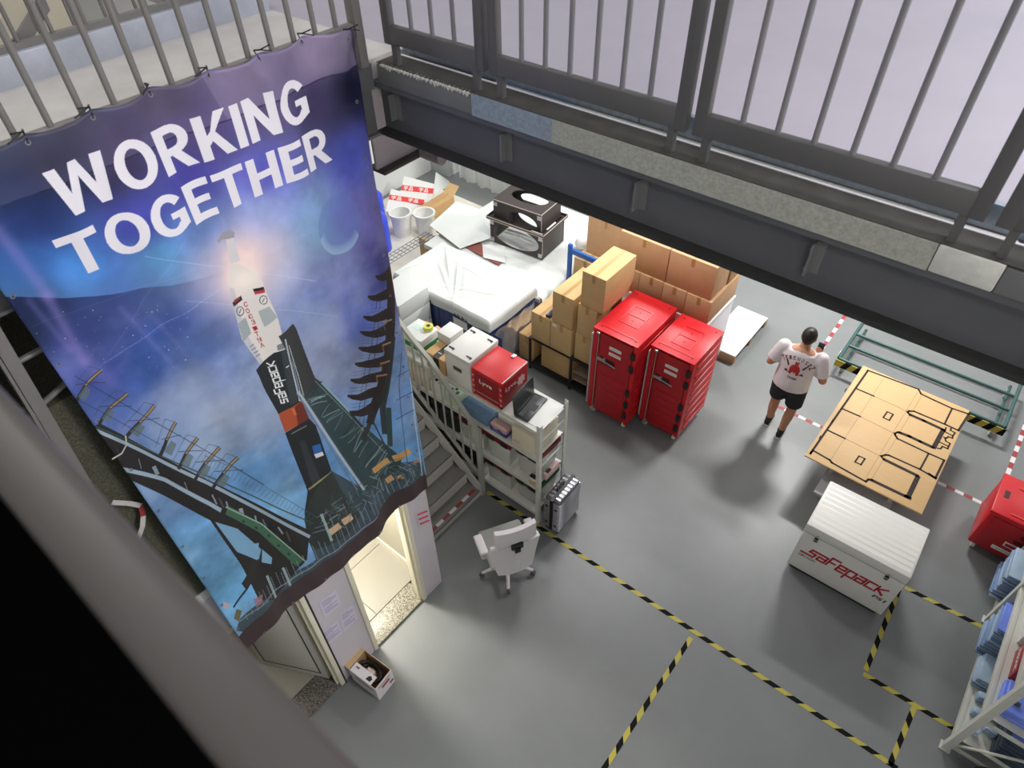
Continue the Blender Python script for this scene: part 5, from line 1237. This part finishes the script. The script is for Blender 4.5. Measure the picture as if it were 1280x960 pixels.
# plastic sheet curtain at the back
V, F = [], []
for i in range(61):
    x = -8.8+2.9*i/60; y = 8.95+.05*math.sin(i*.9)+.03*math.sin(i*2.3)
    V += [(x, y, .01), (x, y-.04, 1.2), (x, y, 2.3)]
F = [(3*i+k, 3*i+3+k, 3*i+4+k, 3*i+1+k) for i in range(60) for k in range(2)]
me = bpy.data.meshes.new('plastic_curtain'); me.from_pydata(V, [], F); me.materials.append(m_sheet); me.polygons.foreach_set('use_smooth', [True]*len(F))
o = bpy.data.objects.new('plastic_curtain', me); COL.objects.link(o); tag(o, 'white folded plastic sheeting hanging behind the black housing', 'curtain')
# white boards printed with red bands, leaning on the wall
m_rb = M('red_band', (222, 58, 58), .5)
def leaning(P, label, glyphs, band):
    P = [Vector(p) for p in P]   # bl, br, tr, tl
    ex, ey = P[1]-P[0], P[3]-P[0]; n = ex.cross(ey).normalized()
    c = P[0].copy(); o = tag(obj('printed_board', G().prism([p-c for p in P], -n*.006), m_paper, None, tuple(c), smooth=False), label, 'board', 'white boards with red bands')
    decal('red_band', RECT(1, band[1]-band[0], 0, band[0]), (0, 0, 0), ex, ey, m_rb, o, .002)
    for k, ch in enumerate(glyphs):
        if ch == ' ': continue
        V, F = txt2d(ch, .02); V = fit(V, .13, (band[1]-band[0])*.8)
        decal('lettering', ([(.06+.16*k+x, band[0]+(band[1]-band[0])*.1+y) for x, y in V], F), (0, 0, 0), ex, ey, m_lbl, o, .004)
    return o
leaning([on(499, 250, 0, -8.86), on(539, 254, 0, -8.6), on(543, 230, 0, -8.8), on(505, 220, 0, -9.1)], 'white board with a red band of characters, upper of two by the back wall', '字品 字品', (.4, .62))
leaning([on(482, 264, 0, -8.72), on(526, 270, 0, -8.45), on(531, 247, 0, -8.7), on(489, 236, 0, -8.95)], 'white board with a red band of characters, lower of two behind the tubs', '字品 字品', (.52, .74))
o = flat('white_panel', 'white panel leaning at the column behind the brown long box', 'board', [on(541, 246, 0, -8.75), on(566, 238, 0, -8.7), on(561, 226, 0, -8.85), on(545, 215, 0, -8.95)], (-.006, 0, 0), m_sheet, 'loose white panels')
# long brown box with open flap
a = at(538, 283, .0); b = at(569, 263, .0)
t = thing('long_box', 'long brown cardboard box with its end flap open, by the tubs', 'box', (a.x, a.y, 0), math.atan2(b.y-a.y, b.x-a.x))
Lb = (b-a).length
obj('body', G().box(0, Lb, 0, .26, 0, .3, .006), m_card, t)
obj('flap', G().prism([(Lb+.004, .0, .3), (Lb+.16, .0, .42), (Lb+.16, .26, .42), (Lb+.004, .26, .3)], (0, 0, .006)), m_card2, t)
obj('seam', G().box(.004, Lb-.004, .12, .15, .3002, .3012), m_tape, t)
# tubs
m_tub = M('translucent_tub', (240, 240, 236), .35)
def tub(px, py, r, h, label):
    p = at(px, py, 0); t = thing('plastic_tub', label, 'bucket', (p.x, p.y, 0), 0, 'white plastic tubs')
    obj('shell', G().lathe((0, 0, 0), [(.0, .001), (r*.85, .001), (r, h), (r-.012, h), (r*.85-.012, .02), (0, .02)], 24, None, False), m_tub, t)
    obj('rim', G().lathe((0, 0, 0), [(r+.001, h-.04), (r+.018, h-.04), (r+.018, h+.002), (r+.001, h+.002), (r+.001, h-.04)], 24, None, False), m_tub, t)
    return t
tub(504, 292, .185, .44, 'left white plastic tub beside the blue barrel'); tub(533, 290, .18, .40, 'right white plastic tub in front of the long brown box')
def barrel(x, y, label, h=.75):
    t = thing('barrel', label, 'barrel', (x, y, 0), 0, 'blue plastic barrels')
    m_ = M('blue_barrel', (60, 84, 226), .35)
    obj('drum', G().lathe((0, 0, 0), [(0, 0), (.2, 0), (.23, .03), (.23, h*.62), (.225, h*.66), (.23, h*.7), (.22, h*.85), (.14, h*.97), (.13, h), (0, h)], 24), m_, t)
    obj('cap', G().lathe((0, 0, h+.001), [(0, 0), (.125, 0), (.125, .05), (0, .05)], 16), M('dark_cap', (40, 50, 110), .4), t)
p = at(474, 312, 0); barrel(p.x, p.y, 'front blue barrel peeking out at the right edge of the banner'); barrel(p.x-.6, p.y+.45, 'rear blue barrel behind the front one at the banner edge')
# wire tray
t = thing('wire_tray', 'grey wire cable tray lying between tubs and covered pallet box', 'tray', (-7.24, 5.98, 0.0))
g = G()
for i in range(14): g.cyl((-.1, -.6+.09*i, .5), (.1, -.6+.09*i, .5), .006, n=5)
for x in (-.1, -.035, .035, .1): g.cyl((x, -.62, .505), (x, .6, .505), .006, n=5)
obj('wire_mesh', g, M('wire_grey', (120, 126, 128), .4, .5), t)
for yy in (-.5, .4): obj('support', G().box(-.09, .09, yy, yy+.06, 0, .49), m_pw, t)
# things spilling over the top shelf end
m_yel = M('yellow_green', (206, 216, 90), .5)
t = thing('tape_roll', 'yellow-green roll of tape lying on the green and white box', 'tape roll', (-4.37, 3.775, ZT+.25))
obj('roll', G().lathe((0, 0, -.025), [(.028, 0), (.055, 0), (.055, .05), (.028, .05), (.028, 0)], 20, None, False), m_yel, t)
obj('core', G().lathe((0, 0, -.026), [(.022, 0), (.0275, 0), (.0275, .052), (.022, .052), (.022, 0)], 16, None, False), m_card, t)

tag(obj('packet', G().box(-.06, .06, -.03, .03, 0, .16, .012), M('orange_packet', (214, 140, 70), .4), None, (-4.53, 3.885, ZT), .2), 'orange packet standing behind the green and white box', 'packet')
tag(obj('packet', G().box(-.05, .05, -.025, .025, 0, .19, .012), M('pink_packet', (216, 168, 142), .4), None, (-4.33, 3.885, ZT), -.15), 'pale pink packet standing behind the green and white box', 'packet')
# ================================================================== RIGHT RACK WITH BLUE SHEETS
RX, RY = 1.69, 3.90
t = thing('storage_rack', 'white steel rack full of blue folded goods at the lower right', 'rack', (RX, RY, 0))
RL, RD = 2.2, .62
m_rw = M('rack_white', (206, 206, 196), .45)
for x in (0, RD):
    for y in (0, 1.51, RL):
        o = obj('upright', G().box(x-.03, x+.03, y-.03, y-.024, 0, 2.1).box(x-.03, x-.024, y-.024, y+.03, 0, 2.1).box(x+.024, x+.03, y-.024, y+.03, 0, 2.1), m_rw, t)
        obj('foot', G().box(x-.045, x+.045, y-.045, y+.045, 0, .012), m_rw, o)
RZ = (.20, .74, 1.28)
for z in RZ:
    for x in (0, RD): obj('beam', G().box(x-.02, x+.02, .031, RL-.031, z-.07, z-.002, .003), m_rw, t)
    obj('deck', G().box(.021, RD-.021, .031, RL-.031, z-.02, z-.002), m_rw, t)
for y in (0, RL):
    obj('end_brace', G().cyl((.03, y, .12), (RD-.03, y, .66), .013, n=8).box(.03, RD-.03, y-.012, y+.012, .66, .69).box(.03, RD-.03, y-.012, y+.012, .06, .09), m_rw, t)
m_bs = M('blue_bag', (122, 150, 190), .4, var=.12, scale=9); m_bs2 = M('grey_blue_sheet', (162, 182, 202), .5, var=.1, scale=12); m_bs3 = M('bright_blue_film', (116, 140, 230), .25, var=.12, scale=5)
LBL = ('lowest', 'second', 'third', 'fourth', 'fifth', 'sixth', 'seventh', 'eighth', 'ninth', 'tenth', 'eleventh', 'twelfth', 'thirteenth', 'fourteenth', 'fifteenth', 'sixteenth', 'seventeenth', 'topmost')
def stack(cx, cy, w_, d_, z0, n, th, mats, what, where, jit=.012, grp=None, topm=None):
    for k in range(n):
        o = obj('folded_sheet', G().box(-w_/2, w_/2, -d_/2, d_/2, 0, th-.002, th*.22, seg=1), topm if (topm and k == n-1) else mats[k % len(mats)], None, (cx+random.uniform(-jit, jit), cy+random.uniform(-jit, jit), z0+k*th), random.uniform(-.02, .02))
        nm = 'topmost' if k == n-1 else LBL[k]+(' from below' if k else ' one')
        tag(o, '%s, %s in %s' % (what, nm, where), 'sheet', grp or where)
z1 = RZ[0]+.0
stack(RX+.14, 4.65, .34, .3, z1, 5, .026, (m_bs2,), 'crumpled grey-blue sheet', 'the short low pile', .02)
stack(RX+.11, 5.02, .36, .34, z1, 17, .027, (m_bs, m_bs2), 'blue folded sheet', 'the middle low pile', .014, None, m_bs3)
stack(RX+.225, 5.38, .36, .3, z1, 17, .027, (m_bs2, m_bs), 'blue-grey folded sheet', 'the pile beyond the middle', .014, None, m_bs3)
stack(RX+.07, 5.76, .36, .4, z1, 15, .027, (m_bs2, m_bs), 'pale blue folded sheet', 'the far low pile', .014)
stack(RX+.42, 4.1, .34, .28, z1, 15, .027, (M('dark_green_sheet', (44, 60, 62), .5), M('dark_blue_sheet', (52, 66, 92), .45)), 'dark green-edged sheet', 'the pile behind the brace', .008, None, m_bs3)
stack(RX+.42, 4.5, .2, .4, z1, 5, .05, (m_bs, m_bs2), 'blue sheet', 'the inner rack pile', .01)
V_ = [(RX+.12, 4.12), (RX+.16, 4.28), (RX+.1, 4.2)]
for k in range(5):
    o = tag(obj('film_pack', G().box(-.05, .05, -.035, .035, 0, .10, .016).box(-.046, .046, -.038, .038, .03, .035).box(-.046, .046, -.038, .038, .065, .07), m_bs2, None, (RX+.085+.12*(k % 2), 4.05+.086*k, RZ[0]), .1*(k-2)), ('small crinkled blue-grey pack nearest the corner post', 'second crinkled pack from the corner post', 'third crinkled pack from the corner post', 'fourth crinkled pack from the corner post', 'crinkled pack furthest from the corner post')[k], 'pack', 'crinkled packs on the low shelf')
z2 = RZ[1]
stripbox('packaging_box', 'white carton on the middle rack shelf behind the red box', 'box', RX+.06, RX+.4, 4.75, 5.15, z2, z2+.2, m_paper, .004)
o = stripbox('packaging_box', 'dark red box lettered in white on the middle rack shelf', 'box', RX+.07, RX+.33, 4.36, 4.66, z2, z2+.2, M('crimson', (150, 22, 36), .45), .004)
V, F = txt2d('IPASONIC', .02); V = fit(V, .24, .05)
decal('lettering', (V, F), (-.131, .12, .08), (0, -1, 0), (0, 0, 1), m_lbl, o, .0015)
stack(RX+.2, 4.14, .3, .3, z2, 3, .04, (m_bs3,), 'bright blue film sheet', 'the middle rack shelf pile', .015)
o = stripbox('grey_tool', 'small grey block lying on blue film on the middle shelf', 'tool', RX+.1, RX+.16, 4.07, 4.1, z2+.122, z2+.15, M('grip_grey', (70, 70, 70), .5), .004)
t = thing('waste_bin', 'black bin with a crumpled white liner below the rack end', 'bin', (RX+.3, RY-.28, 0))
obj('tub', G().lathe((0, 0, 0), [(0, .001), (.13, .001), (.17, .3), (.16, .3), (.12, .02), (0, .02)], 20, None, False), m_blk, t)
obj('liner', G().ball((0, 0, .2), .13, sz=.7, u=12, v=7), M('bag_white', (232, 232, 230), .4, bump=.5, bscale=12), t)

# ================================================================== WALKING MAN
PB = Vector((-1.085, 6.49, 0))
m_skin = M('skin', (196, 140, 108), .5); m_tee = M('white_tee', (232, 222, 224), .8, var=.02, scale=6, bump=.2, bscale=14); m_short = M('black_shorts', (34, 36, 40), .8, var=.1)
m_hair = M('dark_hair', (34, 28, 26), .6, var=.2, scale=60); m_shoe = M('black_shoe', (22, 22, 23), .6); m_sole = M('white_sole', (214, 212, 206), .6)
t = thing('person', 'man in white tee with red print, black shorts and shoes, walking away', 'person', tuple(PB), math.radians(4))
def ell_ring(c, rx, ry, n=20, tilt=(0, 0)):
    c = Vector(c); return [c+Vector((rx*math.cos(2*PI*k/n), ry*math.sin(2*PI*k/n), tilt[0]*math.cos(2*PI*k/n)+tilt[1]*math.sin(2*PI*k/n))) for k in range(n)]
def chain(g, pts, n=14):
    for (p, r), (q, s) in zip(pts, pts[1:]): g.cyl(p, q, r, s, n)
    for p, r in pts: g.ball(p, r, u=14, v=9)
def fuse(g, name, vox, smooth=4, mat=None, parent=None):
    me = g.mesh(name); o = bpy.data.objects.new(name, me); COL.objects.link(o)
    md = o.modifiers.new('r', 'REMESH'); md.mode = 'VOXEL'; md.voxel_size = vox
    if smooth: sm = o.modifiers.new('s', 'SMOOTH'); sm.iterations = smooth; sm.factor = .5
    dg = bpy.context.evaluated_depsgraph_get(); m2 = bpy.data.meshes.new_from_object(o.evaluated_get(dg)); bpy.data.objects.remove(o); bpy.data.meshes.remove(me)
    m2.name = name; m2.polygons.foreach_set('use_smooth', [True]*len(m2.polygons)); m2.materials.clear(); m2.materials.append(mat)
    o = bpy.data.objects.new(name, m2); COL.objects.link(o); o.parent = parent; return o
# skeleton, facing +y. left = -x
hipL, hipR = (-.095, 0, .86), (.095, 0, .86)
kneeR, ankR = (.12, .03, .475), (.10, -.03, .085)          # standing leg, a little forward
kneeL, ankL = (-.115, .06, .48), (-.11, .06, .10)
kneeL, ankL = (-.105, .10, .49), (-.10, .10, .09)
shL, shR = (-.215, .02, 1.345), (.215, .02, 1.345)
elL, elR = (-.30, -.02, 1.09), (.315, -.02, 1.09)
wrL, wrR = (-.16, .20, 1.08), (.17, .21, 1.16)
g = G()
chain(g, [(hipR, .098), (kneeR, .06), ((kneeR[0]*.5+ankR[0]*.5+.004, kneeR[1]*.5+ankR[1]*.5-.02, .34), .06), (ankR, .038)])
chain(g, [(hipL, .098), (kneeL, .06), ((kneeL[0]*.5+ankL[0]*.5, kneeL[1]*.5+ankL[1]*.5-.02, .34), .06), (ankL, .038)])
g.loft([ell_ring((0, 0, .80), .16, .11), ell_ring((0, .005, .92), .185, .135), ell_ring((0, .02, 1.06), .18, .15), ell_ring((0, .01, 1.2), .195, .14), ell_ring((0, .0, 1.32), .2, .115), ell_ring((0, .0, 1.4), .13, .085), ell_ring((0, .005, 1.43), .06, .06)])
chain(g, [(shL, .065), (elL, .048), (wrL, .03)]); chain(g, [(shR, .065), (elR, .048), (wrR, .03)])
HD = Vector((0, .055, 1.555))
chain(g, [((0, .0, 1.38), .062), ((0, .03, 1.46), .058)])
g.ball(HD+Vector((0, -.01, .02)), .098, sx=.80, sy=1.0, sz=1.08, u=20, v=14)     # cranium
g.ball(HD+Vector((0, .03, -.05)), .07, sx=.82, sy=.85, sz=1.0)       # jaw
g.ball(HD+Vector((0, .075, -.095)), .025)                             # chin
g.cyl(HD+Vector((0, .086, .012)), HD+Vector((0, .112, -.022)), .009, .014, 10); g.ball(HD+Vector((0, .108, -.024)), .015)
for s in (-1, 1):
    g.ball(HD+Vector((s*.078, -.004, -.012)), .027, sx=.35, sy=.7, sz=1.1)
def hand(wr, fwd, side, upv):
    wr, fwd, side, upv = Vector(wr), Vector(fwd).normalized(), Vector(side).normalized(), Vector(upv).normalized()
    c = wr+fwd*.05
    for a in (-.026, -.009, .009, .026): chain(g, [(wr+side*a*.6, .016), (wr+fwd*.085+side*a, .0135)], 8)
    for a, l in ((-.03, .062), (-.01, .075), (.01, .07), (.03, .055)):
        p0 = wr+fwd*.085+side*a; p1 = p0+fwd*l*.5+upv*.008; p2 = p1+fwd*l*.25+upv*l*.35; p3 = p2+upv*l*.28-fwd*.004
        chain(g, [(p0, .0095), (p1, .009), (p2, .008), (p3, .0072)], 8)
    q0 = wr+fwd*.03-side*.03; q1 = q0+fwd*.03-side*.022+upv*.014; q2 = q1+fwd*.026-side*.002+upv*.018
    chain(g, [(q0, .012), (q1, .0105), (q2, .009)], 8)
hand(wrL, (.55, .6, .1), (.3, -.3, -.9), (.6, -.5, .3)); hand(wrR, (-.3, .75, .55), (.9, .3, .0), (-.1, -.5, .8))
body = fuse(g, 'body', .0075, 3, m_skin, t)
# clothing
g = G()
g.loft([ell_ring((0, .002, .845), .218, .165), ell_ring((0, .008, .95), .212, .17), ell_ring((0, .02, 1.08), .203, .172), ell_ring((0, .01, 1.2), .215, .158), ell_ring((0, .002, 1.31), .222, .134), ell_ring((0, .0, 1.38), .165, .105), ell_ring((0, .006, 1.415), .085, .082)])
for sh, el in ((shL, elL), (shR, elR)):
    sh, el = Vector(sh), Vector(el); mid = sh.lerp(el, .80)
    g.cyl(sh, mid, .083, .082, 16); g.ball(sh, .083)
tee = fuse(g, 'tee_shirt', .012, 3, m_tee, t)
g = G()
for hp, kn in ((hipL, kneeL), (hipR, kneeR)):
    hp, kn = Vector(hp), Vector(kn); e = hp.lerp(kn, .83)
    g.cyl(hp+Vector((0, 0, .02)), e, .118, .104, 18)
g.loft([ell_ring((0, 0, .76), .19, .128), ell_ring((0, 0, .86), .202, .145), ell_ring((0, .005, .93), .2, .15)])
fuse(g, 'shorts', .012, 2, m_short, t)
hb = G(); hb.ball(HD+Vector((0, -.016, .026)), .101, sx=.82, sy=1.0, sz=1.06, u=28, v=20)
bmesh.ops.delete(hb.bm, geom=[v for v in hb.bm.verts if (v.co-HD).y > .045 and (v.co-HD).z < .055 or (v.co-HD).z < -.05+.25*max(0, (v.co-HD).y) or (abs((v.co-HD).x) > .06 and (v.co-HD).y > -.02 and (v.co-HD).z < .02)], context='VERTS')
obj('hair', hb, m_hair, t)
obj('bald_patch', G().ball(HD+Vector((0, -.035, .122)), .03, sx=1, sy=1, sz=.35), M('thin_hair', (92, 72, 62), .5), t)
for s in (-1, 1):
    e = obj('eye', G().ball(HD+Vector((s*.031, .079, .0)), .012, sx=1.2, sy=.6, sz=.7), m_lbl, t)
    obj('iris', G().ball(HD+Vector((s*.031, .0865, .0)), .0045, sy=.4), M('brown_iris', (60, 40, 30), .3), e)
    obj('eyebrow', G().ball(HD+Vector((s*.033, .083, .022)), .016, sx=1.1, sy=.3, sz=.25), m_hair, t)
obj('mouth', G().ball(HD+Vector((0, .088, -.062)), .02, sx=1, sy=.3, sz=.25), M('lip', (170, 96, 88), .5), t)
obj('spectacle_arm', G().cyl(HD+Vector((.083, -.01, .01)), HD+Vector((.07, .085, .008)), .0025, n=6), m_blk, t)
for nm, an, tiltx in (('right', ankR, 0), ('left', ankL, 0)):
    ax, ay, az = an
    g = G(); rings = []
    for yy, wd, hh in ((-.075, .030, .05), (-.05, .037, .085), (0, .04, .092), (.06, .044, .066), (.12, .043, .05), (.165, .03, .04)):
        rings.append([(ax+wd*math.cos(a), ay+yy, .018+max(0, hh*(.5+.5*math.sin(a)))) for a in np.linspace(0, 2*PI, 14, endpoint=False)])
    g.loft(rings); sh = obj('shoe', g, m_shoe, t)
    g = G().prism([(ax-.034, ay-.08, .0), (ax+.034, ay-.08, 0), (ax+.047, ay+.06, 0), (ax+.04, ay+.15, 0), (ax+.0, ay+.172, 0), (ax-.04, ay+.15, 0), (ax-.047, ay+.06, 0)], (0, 0, .026)); obj('sole', g, m_sole, sh)
    obj('sock', G().cyl((ax, ay, .085), (ax, ay, .125), .044, .043, 14), m_shoe, t)
# print on the back of the tee
bvh = BVHTree.FromPolygons([v.co[:] for v in tee.data.vertices], [tuple(p.vertices) for p in tee.data.polygons])
def tee_print(name, VF, x0, z0, mat, off=.003):
    V, F = VF; out = []; V = [((x+x0)*1.2-x0, (z+z0-1.18)*1.2+1.18-z0) for x, z in V]
    for x, z in V:
        h = bvh.ray_cast(Vector((x0+x, -1, z0+z)), Vector((0, 1, 0)))
        out.append(Vector((x0+x, (h[0].y if h[0] else -.15)-off, z0+z)))
    me = bpy.data.meshes.new(name); me.from_pydata(out, [], F); me.materials.append(mat); o = bpy.data.objects.new(name, me); COL.objects.link(o); o.parent = t
def dense(P, n=1):
    """fan a polygon"""
    c = (sum(p[0] for p in P)/len(P), sum(p[1] for p in P)/len(P)); return ([c]+list(P), [(0, i+1, (i+1) % len(P)+1) for i in range(len(P))])
m_pr = M('print_red', (196, 46, 42), .7); m_pd = M('print_dark_red', (110, 44, 44), .7)
hel = [(.055*math.cos(a)*.9, .062*math.sin(a)) for a in np.linspace(-.35, PI+.35, 18)]+[(-.05, -.05), (-.028, -.062), (-.014, -.02), (-.004, -.03), (0, -.055), (.004, -.03), (.014, -.02), (.028, -.062), (.05, -.05)]
V = [(0, .005)]+hel; tee_print('helmet_print', (V, [(0, i+1, (i+1) % len(hel)+1) for i in range(len(hel))]), 0, 1.19, m_pr)
tee_print('helmet_print', dense([(-.014, .062), (.014, .062), (.024, .1), (.0, .09), (-.016, .1)]), 0, 1.19, m_pr, .0035)
for s in (-1, 1): tee_print('spear_print', dense([(s*.05, -.05), (s*.14, -.085), (s*.075, -.02)]), 0, 1.19, m_pd); tee_print('blade_print', dense([(s*.06, .03), (s*.075, .02), (s*.125, .1), (s*.11, .112)]), 0, 1.19, m_pd)
word = 'TRIENOSEZ'
for k, ch in enumerate(word):
    a = math.radians(146-112*k/(len(word)-1)); R_ = .165; hh = .034 if 0 < k < len(word)-1 else .05
    V, F = txt2d(ch, .02); V = fit(V, hh*.7, hh); ph = a-PI/2
    V = [(R_*math.cos(a)+(x-hh*.35)*math.cos(ph)-(y-hh/2)*math.sin(ph), R_*math.sin(a)*.92+(x-hh*.35)*math.sin(ph)+(y-hh/2)*math.cos(ph)) for x, y in V]
    tee_print('lettering', (V, F), 0, 1.165, m_pd if k in (0, 8) else M('print_brown', (120, 84, 80), .7))
V, F = txt2d('TEAM', .02); V = fit(V, .09, .025); tee_print('lettering', (V, F), -.045, 1.075, m_pd)
# phone held in front
RM = Matrix.Rotation(math.radians(4), 4, 'Z')
pp = PB+RM @ (Vector(wrR)+Vector((-.035, .105, .10)))
ph = thing('phone', 'small blue-backed phone held up by the walking man', 'phone', tuple(pp), math.radians(4)); 
obj('case', G().box(-.037, .037, -.005, .005, -.07, .08, .003), M('phone_blue', (40, 60, 120), .3), ph)
obj('screen', G().box(-.033, .033, -.0062, -.0052, -.062, .072), m_blk, ph)
